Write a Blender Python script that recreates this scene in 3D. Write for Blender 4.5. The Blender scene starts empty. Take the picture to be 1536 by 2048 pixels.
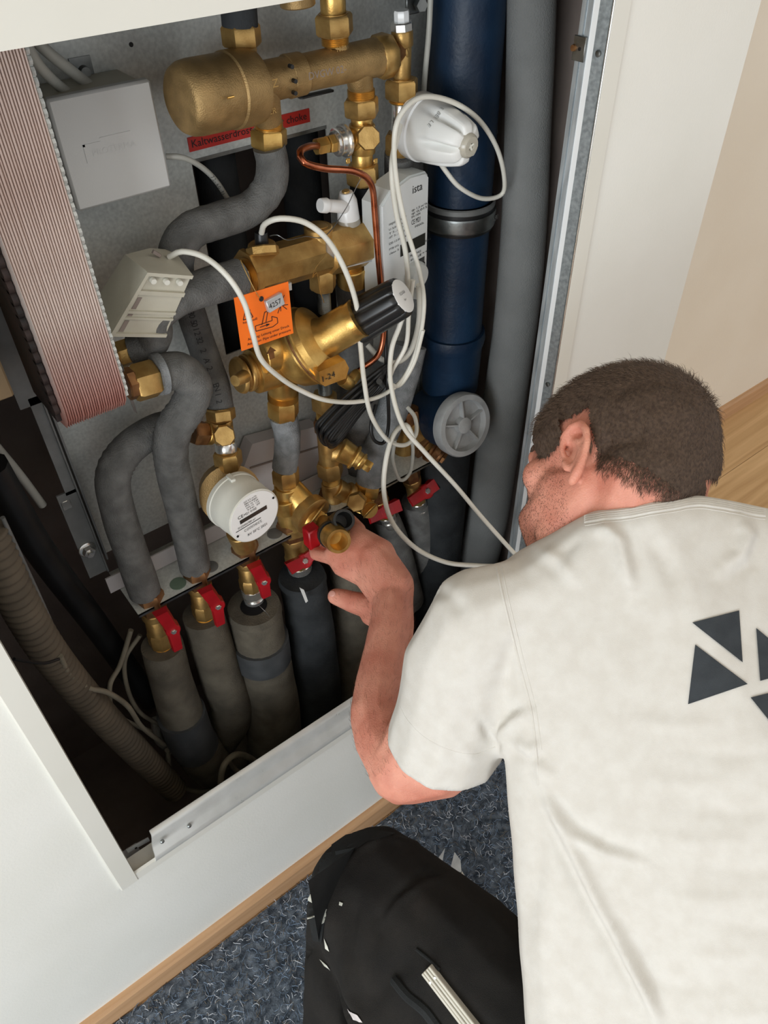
import bpy, bmesh, math, random
import numpy as np
from mathutils import Vector, Matrix
from mathutils.bvhtree import BVHTree
random.seed(7); np.random.seed(7)
SC = bpy.context.scene; COL = SC.collection
# ------------------------------------------------------------------ camera
FPX = 1555.0                                   # focal length in pixels of the 1536x2048 frame
def _n(v): return v / np.linalg.norm(v)
_d = _n(np.array([37, 1646, FPX])); _x = np.array([2832, -1544, FPX]); _x = _n(_x - _d * (_x @ _d))
R = np.array([_x, np.cross(-_d, _x), -_d])     # world = R @ camera (x right, y down, z forward)
CAM = np.array([0, -.6, 1.54])
cd = bpy.data.cameras.new('camera'); cam = bpy.data.objects.new('camera', cd); COL.objects.link(cam)
M4 = Matrix.Identity(4)
for i in range(3):
    M4[i][0] = R[i, 0]; M4[i][1] = -R[i, 1]; M4[i][2] = -R[i, 2]; M4[i][3] = CAM[i]
cam.matrix_world = M4
cd.sensor_fit = 'VERTICAL'; cd.sensor_height = 36; cd.sensor_width = 27; cd.lens = 36 * FPX / 2048; cd.clip_start = .01
SC.camera = cam
# ------------------------------------------------------------------ light
w = bpy.data.worlds.new('world'); SC.world = w; w.use_nodes = True
bg = w.node_tree.nodes['Background']; bg.inputs[0].default_value = (.98, .985, 1, 1); bg.inputs[1].default_value = .74
def area(name, loc, to, size, power, col):
    l = bpy.data.lights.new(name, 'AREA'); l.shape = 'RECTANGLE'; l.size = size[0]; l.size_y = size[1]; l.energy = power; l.color = col
    o = bpy.data.objects.new(name, l); COL.objects.link(o); o.location = loc
    o.rotation_euler = (Vector(to) - Vector(loc)).to_track_quat('-Z', 'Y').to_euler()
area('window_daylight', (-2.3, -1.55, 1.1), (.45, -.1, .85), (1.7, 1.5), 56, (.90, .96, 1))
area('room_fill', (1.2, -1.6, 2.4), (.5, 0, .9), (.9, .9), 5, (1, .9, .76))  # weak warm fill from an unseen source, added to brighten the cupboard
SC.view_settings.view_transform = 'Standard'; SC.view_settings.look = 'None'; SC.view_settings.gamma = 1
SC.view_settings.use_curve_mapping = False; SC.view_settings.exposure = 0.1
# ------------------------------------------------------------------ helpers
def ray(px, py): return R @ np.array([px - 768, py - 1024, FPX])
def P(px, py, Y):                               # point of the photograph at depth Y behind the wall face
    r = ray(px, py); return CAM + r * (Y - CAM[1]) / r[1]
def B(px, py, d): return CAM + ray(px, py) * d / FPX     # point at forward distance d
def fwd(p): return float((R.T @ (np.asarray(p) - CAM))[2])
def mpp(p): return fwd(p) / FPX                 # metres per pixel at p
def proj(p):
    c = R.T @ (np.asarray(p) - CAM); return np.array([768 + FPX * c[0] / c[2], 1024 + FPX * c[1] / c[2]])
def lin(c):
    c = c / 255; return c / 12.92 if c <= .04045 else ((c + .055) / 1.055) ** 2.4
def rgb(r, g, b): return (lin(r), lin(g), lin(b), 1)
MATS = {}
def mat(name, c1, c2=None, rough=.5, metal=0, scale=60, bump=0, bscale=None, spec=.5, detail=4, sss=0, trans=0, lo=.35, hi=.65, third=None, aniso=None):
    m = bpy.data.materials.new(name); m.use_nodes = True; nt = m.node_tree; b = nt.nodes['Principled BSDF']
    L = nt.links.new
    b.inputs['Roughness'].default_value = rough; b.inputs['Metallic'].default_value = metal
    b.inputs['Specular IOR Level'].default_value = spec; b.inputs['Base Color'].default_value = c1
    if sss:
        b.inputs['Subsurface Weight'].default_value = sss; b.inputs['Subsurface Radius'].default_value = (1, .35, .2); b.inputs['Subsurface Scale'].default_value = .006
    if trans: b.inputs['Transmission Weight'].default_value = trans
    tc = nt.nodes.new('ShaderNodeTexCoord'); src = tc.outputs['Object']
    if aniso:
        mp = nt.nodes.new('ShaderNodeMapping'); mp.inputs['Scale'].default_value = aniso; L(src, mp.inputs[0]); src = mp.outputs[0]
    if c2:
        n = nt.nodes.new('ShaderNodeTexNoise'); n.inputs['Scale'].default_value = scale; n.inputs['Detail'].default_value = detail; L(src, n.inputs['Vector'])
        r = nt.nodes.new('ShaderNodeValToRGB'); e = r.color_ramp.elements; e[0].position = lo; e[1].position = hi; e[0].color = c1; e[1].color = c2
        if third: x = e.new(min(.97, hi + .12)); x.color = third
        L(n.outputs[0], r.inputs[0]); L(r.outputs[0], b.inputs['Base Color'])
        rr = nt.nodes.new('ShaderNodeMapRange'); rr.inputs['To Min'].default_value = max(.03, rough - .1); rr.inputs['To Max'].default_value = min(1, rough + .12)
        L(n.outputs[0], rr.inputs[0]); L(rr.outputs[0], b.inputs['Roughness'])
    if bump:
        n2 = nt.nodes.new('ShaderNodeTexNoise'); n2.inputs['Scale'].default_value = bscale or scale * 4; n2.inputs['Detail'].default_value = 5; L(src, n2.inputs['Vector'])
        bp = nt.nodes.new('ShaderNodeBump'); bp.inputs['Strength'].default_value = bump; bp.inputs['Distance'].default_value = .002
        L(n2.outputs[0], bp.inputs['Height']); L(bp.outputs[0], b.inputs['Normal'])
    MATS[name] = m; return m
mat('brass', rgb(176, 140, 82), rgb(208, 172, 108), .4, .8, 60, .12, 500, lo=.3, hi=.7)
mat('cast_brass', rgb(148, 122, 80), rgb(186, 154, 104), .5, .7, 45, .3, 700, lo=.3, hi=.7)
mat('gold_brass', rgb(194, 152, 82), rgb(226, 188, 112), .32, .85, 40, .1, 500)
mat('bronze', rgb(128, 92, 62), rgb(166, 122, 80), .42, .8, 60, .1)
mat('copper', rgb(170, 98, 70), rgb(205, 130, 98), .28, 1, 50)
mat('chrome', rgb(205, 205, 200), rgb(232, 230, 225), .2, .85, 30)
mat('steel', rgb(120, 124, 124), rgb(152, 155, 153), .38, 1, 40, .06, 300)
mat('galvanised', rgb(190, 194, 191), rgb(214, 218, 214), .38, .15, 240, .05, 600, detail=6, lo=.3, hi=.7)
mat('side_metal', rgb(136, 143, 145), rgb(160, 167, 169), .32, .4, 200, .05, 400)
mat('lip_metal', rgb(206, 207, 203), rgb(216, 217, 214), .3, .3, 30, .03, 400)
mat('dull_metal', rgb(112, 114, 113), rgb(128, 130, 129), .5, .4, 30, .05, 300)
mat('stud_metal', rgb(170, 178, 182), rgb(200, 208, 212), .34, .5, 120, .1, 400, aniso=(1, 1, .15))
mat('foam', rgb(92, 92, 90), rgb(114, 114, 112), .92, 0, 45, .9, 520, .2, third=rgb(122, 121, 116))
mat('foam_light', rgb(118, 121, 122), rgb(146, 149, 151), .88, 0, 60, .9, 480, .2)
mat('foam_dirty', rgb(84, 79, 70), rgb(106, 100, 88), .95, 0, 25, .8, 400, .2)
mat('foam_black', rgb(36, 39, 41), rgb(54, 57, 59), .75, 0, 20, .5, 200, .3)
mat('tape', rgb(62, 64, 66), rgb(78, 80, 82), .5, 0, 20, .2, 100, .4)
mat('white_paint', rgb(230, 230, 223), rgb(234, 234, 228), .6, 0, 6, .12, 260, .3)
mat('frame_paint', rgb(222, 221, 212), rgb(226, 225, 217), .4, 0, 5)
mat('beige_wall', rgb(238, 230, 214), rgb(241, 234, 219), .7, 0, 5, .12, 260, .3)
mat('white_plastic', rgb(226, 228, 226), rgb(234, 235, 232), .38, 0, 10)
mat('gloss_white', rgb(238, 240, 240), None, .2, 0)
mat('grey_plastic', rgb(202, 203, 201), rgb(206, 207, 205), .55, 0, 8, .05, 600)
mat('foam_grey', rgb(118, 120, 119), rgb(128, 130, 129), .9, 0, 14, .5, 500, .2)
mat('beige_plastic', rgb(184, 180, 164), rgb(196, 192, 176), .5, 0, 20, .08, 500)
mat('meter_plastic', rgb(214, 213, 202), rgb(222, 221, 211), .42, 0, 20)
mat('meter_label', rgb(236, 236, 234), None, .45)
mat('device_grey', rgb(212, 216, 216), rgb(220, 223, 223), .5, 0, 10)
mat('device_side', rgb(196, 200, 198), rgb(204, 208, 206), .5, 0, 10)
mat('cap_grey', rgb(150, 152, 152), rgb(172, 174, 174), .6, 0, 30, .1, 300)
mat('cable_white', rgb(214, 212, 200), rgb(226, 224, 214), .4, 0, 30)
mat('cable_grey', rgb(170, 170, 162), rgb(182, 182, 174), .45, 0, 30)
mat('cable_dirty', rgb(112, 106, 92), rgb(134, 128, 112), .6, 0, 30)
mat('black_plastic', rgb(24, 25, 26), rgb(34, 36, 37), .32, 0, 20)
mat('black_rubber', rgb(16, 17, 18), rgb(26, 27, 28), .42, 0, 20)
mat('ink', rgb(30, 31, 32), None, .6)
mat('ink_faint', rgb(138, 140, 139), None, .6)
mat('ink_light', rgb(190, 192, 190), None, .5)
mat('screen', rgb(46, 46, 42), None, .25)
mat('red', rgb(146, 8, 20), rgb(172, 14, 26), .42, 0, 30)
mat('red_label', rgb(196, 48, 40), None, .4)
mat('orange', rgb(255, 116, 20), rgb(255, 124, 30), .6, 0, 20)
mat('yellow', rgb(222, 150, 40), None, .5)
mat('blue_pipe', rgb(10, 32, 54), rgb(18, 46, 72), .45, 0, 12, .25, 160, .4)
mat('cavity', rgb(132, 120, 114), rgb(150, 138, 130), .95, 0, 9, .5, 60, .1)
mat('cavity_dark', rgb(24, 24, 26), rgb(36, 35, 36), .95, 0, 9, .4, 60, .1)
mat('conduit', rgb(80, 72, 60), rgb(98, 88, 74), .8, 0, 20)
mat('beige_wood', rgb(186, 160, 124), rgb(200, 174, 138), .7, 0, 20, aniso=(1, 1, .1))
mat('skin', rgb(200, 128, 108), rgb(224, 158, 136), .5, 0, 22, .35, 500, .4, sss=.18, third=rgb(212, 138, 118), detail=6)
mat('ear_skin', rgb(222, 130, 112), rgb(234, 150, 130), .45, 0, 40, .2, 500, .4, sss=.3)
mat('nail', rgb(214, 160, 146), None, .25)
mat('hair', rgb(62, 49, 41), rgb(88, 72, 60), .8, 0, 300, .1, 900, .3)
mat('hair_strand', rgb(66, 52, 43), rgb(112, 92, 76), .5, 0, 300, 0, None, .5)
mat('arm_hair', rgb(92, 62, 42), None, .5)
mat('cotton', rgb(205, 201, 194), rgb(211, 208, 202), .92, 0, 60, .18, 1500, .12)
mat('print', rgb(52, 56, 60), rgb(60, 64, 68), .8, 0, 60, .3, 1500, .2)
mat('trousers', rgb(30, 29, 28), rgb(41, 39, 37), .9, 0, 18, .7, 1300, .2, third=rgb(50, 47, 44))
mat('trousers_panel', rgb(34, 36, 37), rgb(46, 48, 49), .85, 0, 18, .7, 1300, .2)
mat('plaster', rgb(176, 176, 164), rgb(206, 206, 196), .8, 0, 60)
mat('shoe', rgb(30, 30, 31), rgb(42, 42, 42), .7, 0, 30)
mat('felt', rgb(58, 66, 76), rgb(112, 122, 134), .98, 0, 70, 1, 300, .1, detail=10, third=rgb(134, 140, 146))
for nm, c in dict(f1=(206, 212, 220), f2=(120, 140, 164), f3=(42, 52, 66), f4=(112, 104, 92)).items(): mat('fibre_' + nm, rgb(*c), None, .8)
mat('folding_rule', rgb(188, 184, 170), rgb(200, 196, 184), .45, 0, 30)
mat('tin', rgb(190, 194, 197), rgb(212, 216, 218), .35, .4, 40)
mat('paper_white', rgb(196, 190, 190), rgb(206, 200, 198), .6, 0, 10)
mat('clear', rgb(226, 220, 205), None, .15, 0, trans=.5)
mat('plate_metal', rgb(214, 194, 184), rgb(232, 220, 212), .45, .35, 50, .1, 300, aniso=(1, 1, .1))
mat('gasket', rgb(30, 27, 26), rgb(60, 46, 42), .6, .2, 60)
mat('old_copper', rgb(140, 86, 78), rgb(190, 126, 112), .4, .9, 60, .2)
mat('verdigris', rgb(96, 116, 100), None, .8)
# wood with grain along X
def wood(name, c1, c2, sx=1.2, sy=26):
    m = bpy.data.materials.new(name); m.use_nodes = True; nt = m.node_tree; b = nt.nodes['Principled BSDF']; L = nt.links.new
    tc = nt.nodes.new('ShaderNodeTexCoord'); oi = nt.nodes.new('ShaderNodeObjectInfo'); mp = nt.nodes.new('ShaderNodeMapping'); mp.inputs['Scale'].default_value = (sx, sy, sy)
    L(tc.outputs['Object'], mp.inputs[0])
    ad = nt.nodes.new('ShaderNodeVectorMath'); ad.operation = 'ADD'; L(mp.outputs[0], ad.inputs[0])
    cb = nt.nodes.new('ShaderNodeCombineXYZ'); mu = nt.nodes.new('ShaderNodeMath'); mu.operation = 'MULTIPLY'; mu.inputs[1].default_value = 30; L(oi.outputs['Random'], mu.inputs[0]); L(mu.outputs[0], cb.inputs[1]); L(cb.outputs[0], ad.inputs[1])
    n = nt.nodes.new('ShaderNodeTexNoise'); n.inputs['Scale'].default_value = 1; n.inputs['Detail'].default_value = 8; n.inputs['Distortion'].default_value = 1.5; L(ad.outputs[0], n.inputs['Vector'])
    r = nt.nodes.new('ShaderNodeValToRGB'); e = r.color_ramp.elements; e[0].position = .3; e[1].position = .7; e[0].color = c1; e[1].color = c2
    L(n.outputs[0], r.inputs[0]); L(r.outputs[0], b.inputs['Base Color']); b.inputs['Roughness'].default_value = .5
    bp = nt.nodes.new('ShaderNodeBump'); bp.inputs['Strength'].default_value = .1; L(n.outputs[0], bp.inputs['Height']); L(bp.outputs[0], b.inputs['Normal'])
    MATS[name] = m
wood('oak', rgb(186, 148, 100), rgb(216, 180, 132)); wood('oak_trim', rgb(184, 142, 102), rgb(206, 166, 126), 2, 40)

THINGS = []
class G:                                        # geometry collector
    def __init__(s): s.v = []; s.f = []; s.mi = []; s.cur = 0
    def add(s, vs, fs):
        o = len(s.v); s.v += [tuple(map(float, p)) for p in vs]; s.f += [tuple(i + o for i in f) for f in fs]; s.mi += [s.cur] * len(fs); return s
    def ring(s, rings, cap=True, closed=False):
        n = len(rings[0]); vs = [p for r in rings for p in r]; fs = []; K = len(rings)
        for k in range(K if closed else K - 1):
            a = k * n; b = ((k + 1) % K) * n
            for i in range(n): j = (i + 1) % n; fs.append((a + i, a + j, b + j, b + i))
        if cap and not closed: fs.append(tuple(range(n))[::-1]); fs.append(tuple((K - 1) * n + i for i in range(n)))
        return s.add(vs, fs)
    def lathe(s, p0, p1, prof, n=28, rot=0, fl=None):     # prof: (t along p0->p1, radius in m)
        p0 = np.asarray(p0, float); p1 = np.asarray(p1, float); ax = _n(p1 - p0); L = np.linalg.norm(p1 - p0)
        h = np.array([0, 0, 1.]) if abs(ax[2]) < .8 else np.array([0, 1., 0])
        u = _n(np.cross(ax, h)); v = np.cross(ax, u); rings = []
        for t, r in prof:
            c = p0 + ax * L * t
            rings.append([c + (u * math.cos(a) + v * math.sin(a)) * max(r, 1e-5) * (fl(a, t) if fl else 1) for a in [rot + 2 * math.pi * i / n for i in range(n)]])
        return s.ring(rings)
    def tube(s, pts, r, n=14, step=.006, closed=False, rfun=None, bulge=0):
        c = smooth(pts, step, closed); K = len(c); T = np.gradient(c, axis=0) if not closed else (np.roll(c, -1, 0) - np.roll(c, 1, 0))
        T /= np.linalg.norm(T, axis=1)[:, None]; u = np.cross(T[0], [0.3, .9, .2]); u = _n(u); rings = []
        for k in range(K):
            u = _n(u - T[k] * (u @ T[k])); v = np.cross(T[k], u)
            rr = (r[0] + (r[1] - r[0]) * k / max(1, K - 1)) if isinstance(r, (tuple, list)) else r
            if rfun: rr = rr * rfun(k / max(1, K - 1), c[k])
            rings.append([c[k] + (u * math.cos(2 * math.pi * i / n) + v * math.sin(2 * math.pi * i / n)) * rr * (1 + (random.uniform(-bulge, bulge) if bulge else 0)) for i in range(n)])
        return s.ring(rings, closed=closed)
    def box(s, c, h, ax=None, bev=0):
        c = np.asarray(c, float); A = np.eye(3) if ax is None else np.array([_n(np.asarray(a, float)) for a in ax])
        if bev <= 0:
            vs = [c + A[0] * h[0] * x + A[1] * h[1] * y + A[2] * h[2] * z for x in (-1, 1) for y in (-1, 1) for z in (-1, 1)]
            return s.add(vs, [(0, 1, 3, 2), (4, 6, 7, 5), (0, 4, 5, 1), (2, 3, 7, 6), (0, 2, 6, 4), (1, 5, 7, 3)])
        vs = []
        for x in (-1, 1):
            for y in (-1, 1):
                for z in (-1, 1):
                    for k in range(3):
                        q = [h[i] - (bev if i != k else 0) for i in range(3)]
                        vs.append(c + A[0] * x * q[0] + A[1] * y * q[1] + A[2] * z * q[2])
        return s.hull(vs)
    def mm(s, a, b, bev=0):
        a = np.array(a, float); b = np.array(b, float); return s.box((a + b) / 2, abs(b - a) / 2, None, bev)
    def hull(s, pts):
        bm = bmesh.new()
        for p in pts: bm.verts.new(p)
        r = bmesh.ops.convex_hull(bm, input=bm.verts); 
        for x in [v for v in bm.verts if not v.link_faces]: bm.verts.remove(x)
        bm.normal_update(); bm.verts.index_update(); cen = sum((v.co for v in bm.verts), Vector()) / len(bm.verts)
        fs = []
        for f in bm.faces:
            idx = [v.index for v in f.verts]
            if f.normal.dot(f.calc_center_median() - cen) < 0: idx = idx[::-1]
            fs.append(tuple(idx))
        s.add([v.co[:] for v in bm.verts], fs); bm.free(); return s
    def prism(s, poly, vec):                    # poly: list of 3D points, extruded by vec
        n = len(poly); poly = [np.asarray(p, float) for p in poly]; vec = np.asarray(vec, float)
        return s.add(poly + [p + vec for p in poly], [tuple(range(n))[::-1], tuple(range(n, 2 * n))] + [(i, (i + 1) % n, n + (i + 1) % n, n + i) for i in range(n)])
    def obj(s, name, m, parent=None, label=None, kind=None, flat=False, angle=38, mats=None):
        V = np.array(s.v); c = (V.min(0) + V.max(0)) / 2
        me = bpy.data.meshes.new(name); me.from_pydata([tuple(p) for p in V - c], [], s.f); me.update()
        for x in (mats or [m]): me.materials.append(MATS[x])
        if mats: me.polygons.foreach_set('material_index', s.mi)
        bm = bmesh.new(); bm.from_mesh(me); bmesh.ops.recalc_face_normals(bm, faces=bm.faces); bm.to_mesh(me); bm.free()
        if not flat: me.polygons.foreach_set('use_smooth', [True] * len(me.polygons)); me.set_sharp_from_angle(angle=math.radians(angle))
        o = bpy.data.objects.new(name, me); COL.objects.link(o); o['_c'] = [float(x) for x in c]; place(o, c, parent)
        if label: o['label'] = label
        if kind: o['kind'] = kind
        return o
def place(o, c, parent):
    if parent is None: o.location = c
    elif isinstance(parent, Thing): o.parent = parent.o; o.location = c; parent.kids.append(o)
    else: o.parent = parent; o.location = np.array(c) - np.array(parent['_c'])
class Thing:                                    # an Empty at the thing's base, parts are its children
    def __init__(s, name, label, cat, group=None):
        s.o = bpy.data.objects.new(name, None); s.o.empty_display_size = .02; COL.objects.link(s.o); s.kids = []
        s.o['label'] = label; s.o['category'] = cat
        if group: s.o['group'] = group
        THINGS.append(s)
def finish():
    for t in THINGS:
        lo = np.full(3, 1e9); hi = -lo
        for k in t.kids:
            V = np.array([k.matrix_basis.translation + v.co for v in k.data.vertices]) if k.data else np.array([k.location])
            lo = np.minimum(lo, V.min(0)); hi = np.maximum(hi, V.max(0))
        L = np.array([(lo[0] + hi[0]) / 2, (lo[1] + hi[1]) / 2, lo[2]])
        for k in t.kids: k.location = np.array(k.location) - L
        t.o.location = L
    for o in COL.objects:
        if '_c' in o: del o['_c']
def tag(o, label, cat, group=None, kind=None):
    o['label'] = label; o['category'] = cat
    if group: o['group'] = group
    if kind: o['kind'] = kind
    return o
def smooth(pts, step=.006, closed=False):
    p = np.array(pts, float); n = len(p)
    if n == 2 and not closed:
        k = max(2, int(np.linalg.norm(p[1] - p[0]) / step)); return np.array([p[0] + (p[1] - p[0]) * i / k for i in range(k + 1)])
    q = np.vstack([p[-1], p, p[0], p[1]]) if closed else np.vstack([2 * p[0] - p[1], p, 2 * p[-1] - p[-2]])
    out = []
    for i in range(n if closed else n - 1):
        a, b, c, d = q[i:i + 4]; k = max(2, int(np.linalg.norm(c - b) / step))
        for j in range(k):
            t = j / k; out.append(.5 * ((2 * b) + (c - a) * t + (2 * a - 5 * b + 4 * c - d) * t * t + (3 * b - a - 3 * c + d) * t ** 3))
    if not closed: out.append(p[-1])
    return np.array(out)
def pts(*a, Y=.2):                              # photo points; each (x, y) or (x, y, Y)
    return [P(q[0], q[1], q[2] if len(q) > 2 else Y) for q in a]
# --- fitting pieces along an axis given by two photo points
def seg(g, a, b, r0, r1=None, kind='cyl', Y=.2, n=28):
    A = P(a[0], a[1], a[2] if len(a) > 2 else Y); Bp = P(b[0], b[1], b[2] if len(b) > 2 else Y)
    s = mpp((A + Bp) / 2); r0 *= s; r1 = r0 if r1 is None else r1 * s; L = np.linalg.norm(Bp - A); e = min(.25, .0012 / L)
    if kind == 'cyl': g.lathe(A, Bp, [(0, r0 * .94), (e, r0), (1 - e, r1), (1, r1 * .94)], n)
    elif kind == 'plain': g.lathe(A, Bp, [(0, r0), (1, r1)], n)
    elif kind == 'hex':
        q = 1.06
        g.lathe(A, Bp, [(0, r0 * .9 * q), (.12, r0 * q), (.88, r0 * q), (1, r0 * .9 * q)], 6, rot=.3)
        g.lathe(A, Bp, [(-.03, r0 * .8), (1.03, r0 * .8)], 24)
    elif kind == 'oct': g.lathe(A, Bp, [(0, r0 * .9), (.15, r0), (.85, r0), (1, r0 * .9)], 8, rot=.39)
    elif kind == 'thread':
        k = max(3, int(L / .0016)); pr = [(0, r0 * .9)]
        for i in range(k): pr += [((i + .25) / k, r0), ((i + .75) / k, r0 * .91)]
        g.lathe(A, Bp, pr + [(1, r0 * .9)], n)
    elif kind == 'dome': g.lathe(A, Bp, [(0, r0), (.4, r0 * .97), (.7, r0 * .85), (.9, r0 * .55), (1, .0001)], n)
    elif kind == 'ball': g.lathe(A, Bp, [(i / 10, max(1e-4, r0 * math.sin(math.pi * i / 10))) for i in range(11)], n)
    return g
def part(parent, name, m, *segs, Y=.2, label=None):
    g = G()
    for q in segs: seg(g, *q[:2], *(q[2:]) if False else q[2:], Y=Y) if not isinstance(q[-1], dict) else seg(g, *q[:-1], **q[-1])
    return g.obj(name, m, parent, label)
def k_(a, b, r0, r1=None, kind='cyl'): return (a, b, r0, r1, kind)
def text(s, o3, ux, uy, h, m, parent, name='lettering', thick=.0003, width=None, label=None):
    cu = bpy.data.curves.new('t', 'FONT'); cu.body = s; cu.size = 1; cu.resolution_u = 2
    ob = bpy.data.objects.new('t', cu); COL.objects.link(ob)
    me0 = bpy.data.meshes.new_from_object(ob.evaluated_get(bpy.context.evaluated_depsgraph_get())); bpy.data.objects.remove(ob); bpy.data.curves.remove(cu)
    V = np.array([v.co[:] for v in me0.vertices])
    if len(V) == 0: return None
    ux = _n(np.asarray(ux, float)); uy = np.asarray(uy, float); uy = _n(uy - ux * (uy @ ux)); nn = np.cross(ux, uy)
    sc = h / .72; sx = sc if width is None else width / (V[:, 0].max() - V[:, 0].min())
    V[:, 0] -= V[:, 0].min()
    W = np.asarray(o3) + V[:, :1] * sx * ux + V[:, 1:2] * sc * uy + nn * thick
    g = G(); g.add(W, [tuple(p.vertices) for p in me0.polygons]); bpy.data.meshes.remove(me0)
    o = g.obj(name, m, parent, label, flat=True); o['kind'] = 'stuff' if False else o.get('kind', ''); del o['kind']; return o
X1 = np.array([1., 0, 0]); Y1 = np.array([0, 1., 0]); Z1 = np.array([0, 0, 1.])
# ------------------------------------------------------------------ THE ROOM
OX0, OX1, OZ0, OZ1 = -.02, .757, .388, 1.417      # cupboard opening
CX, SY = 1.037, .37                               # outer corner and set-back wall
def struct(g, name, m, parent=None, **k):
    o = g.obj(name, m, parent, flat=True, **k)
    if parent is None: o['kind'] = 'structure'
    return o
g = G(); T = .03
g.mm((-2.2, 0, 0), (OX0 - .01, T, 2.5)); g.mm((OX1 + .006, 0, 0), (CX, T, 2.5)); g.mm((OX0 - .01, 0, 0), (OX1 + .006, T, OZ0 - .01)); g.mm((OX0 - .01, 0, OZ1 + .01), (OX1 + .006, T, 2.5))
struct(g, 'wall_front', 'white_paint')
struct(G().mm((CX - .03, T, 0), (CX, SY, 2.5)), 'wall_side', 'white_paint')
struct(G().mm((CX - .03, SY, 0), (4.4, SY + .05, 2.5)), 'wall_right', 'beige_wall')
fl = struct(G().mm((-2.2, -3.2, -.05), (4.4, SY + .05, -.012)), 'floor', 'cavity')
pid = 0; y = SY + .01
while y > -2.2:
    x = -2.2 - random.uniform(0, 1.2)
    while x < 4.4:
        x0 = max(x, -2.2); x1 = min(x + 1.85, 4.4)
        if x1 - x0 > .02 and not (x1 < CX and y > .2):
            G().mm((x0 + .0006, y - .186, -.012), (x1 - .0006, y, 0), .0012).obj('plank', 'oak', fl, flat=True)
        x += 1.85
    y -= .1872
def base(name, x0, x1, y0, ax):
    g = G()
    if ax == 'x': prof = [(y0, 0), (y0 - .013, 0), (y0 - .013, .05), (y0 - .009, .058), (y0, .058)]; g.prism([(x0, a, b) for a, b in prof], (x1 - x0, 0, 0))
    else: prof = [(y0, 0), (y0 + .013, 0), (y0 + .013, .05), (y0 + .009, .058), (y0, .058)]; g.prism([(a, x0, b) for a, b in prof], (0, x1 - x0, 0))
    struct(g, name, 'oak_trim')
struct(G().mm((-2.2, -1.7, 2.5), (4.4, SY + .05, 2.55)), 'ceiling', 'beige_wall')
base('baseboard_front', -2.2, CX + .013, 0, 'x'); base('baseboard_side', 0, SY, CX, 'y'); base('baseboard_right', CX, 4.4, SY, 'x')
# cavity behind the wall
g = G(); bx0, bx1, by = -.24, .90, .50
g.mm((bx0 - .02, T, 0), (bx0, by, 2.5)); g.mm((bx1, T, 0), (bx1 + .02, by, 2.5)); g.mm((bx0, by, 0), (bx1, by + .02, 2.5)); g.mm((bx0, T, 2.1), (bx1, by, 2.12)); g.mm((bx0, T, .0), (bx1, by, .012))
struct(g, 'wall_cavity', 'cavity')
# cupboard frame
fr = Thing('cupboard_frame', 'cream painted metal frame with galvanised lips around the open service cupboard', 'frame')
def lbar(name, m, poly, vec, label=None): return G().prism(poly, vec).obj(name, m, fr, label, flat=True)
FO = (-.046, .784, .370, 1.47)
lbar('frame_side', 'frame_paint', [(FO[0], .0, FO[2]), (FO[0], -.0035, FO[2]), (FO[0] + .002, -.005, FO[2]), (OX0, -.005, FO[2]), (OX0, .03, FO[2]), (OX0 - .004, .03, FO[2]), (OX0 - .004, .0, FO[2])], (0, 0, FO[3] - FO[2]))
lbar('frame_side', 'frame_paint', [(OX1, .0, FO[2]), (OX1, -.004, FO[2]), (FO[1] - .002, -.004, FO[2]), (FO[1], -.002, FO[2]), (FO[1], .0, FO[2])], (0, 0, FO[3] - FO[2]))
lbar('frame_bottom', 'frame_paint', [(OX0, 0, FO[2]), (OX0, -.004, FO[2]), (OX0, -.004, OZ0), (OX0, 0, OZ0 + .002)], (OX1 - OX0, 0, 0))
lbar('frame_top', 'frame_paint', [(OX0, 0, OZ1), (OX0, -.005, OZ1), (OX0, -.005, FO[3]), (OX0, 0, FO[3])], (OX1 - OX0, 0, 0))
# galvanised sill: rounded angle
x0 = .012
prof = [(-.0045, .386), (-.0055, .392), (-.003, .398), (.004, .405), (.0075, .415), (.0085, .428), (.0115, .4325), (.018, .4335), (.018, .431), (.012, .430), (.0105, .424), (.0098, .41), (.006, .402), (0, .396), (-.001, .386)]
g = G(); A = [(x0 + (b - .386) * .25, a, b) for a, b in prof]; Bq = [(OX1 - .001, a, b) for a, b in prof]
n = len(A); g.add(A + Bq, [tuple(range(n))[::-1], tuple(range(n, 2 * n))] + [(i, (i + 1) % n, n + (i + 1) % n, n + i) for i in range(n)])
g.obj('sill_lip', 'lip_metal', fr, 'galvanised rounded lip along the bottom', angle=60)
for px, py in ((324, 1682), (378, 1651)):
    p = P(px, py, .003); G().lathe(p, p + np.array([0, -.0035, .001]), [(0, .0032), (.6, .0032), (1, .0015)], 16).obj('screw', 'steel', fr)
# right lip: folded strips
def vstrip(name, m, a, b, t=.0015, z0=OZ0 + .01, z1=OZ1 - .001):
    a = np.array(a); b = np.array(b); d = _n(b - a); q = np.array([-d[1], d[0]]) * t
    return G().prism([(a[0], a[1], z0), (b[0], b[1], z0), (b[0] + q[0], b[1] + q[1], z0), (a[0] + q[0], a[1] + q[1], z0)], (0, 0, z1 - z0)).obj(name, m, fr, flat=True)
vstrip('side_lip', 'side_metal', (.7535, .0135), (.757, .0005)); vstrip('side_lip', 'gloss_white', (.7525, .0205), (.7535, .0135), .0012)
G().tube([(.757, -.002, OZ0), (.757, -.002, OZ1)], .0016, 10, .1).obj('bright_edge', 'chrome', fr)
for px, py in ((1194, 108), (1089, 772)):
    p = P(px, py, .0065); p[0] = .7546; G().lathe(p, p + np.array([-.002, 0, 0]), [(0, .0034), (.7, .0034), (1, .0018)], 16).obj('screw', 'steel', fr)
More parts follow.
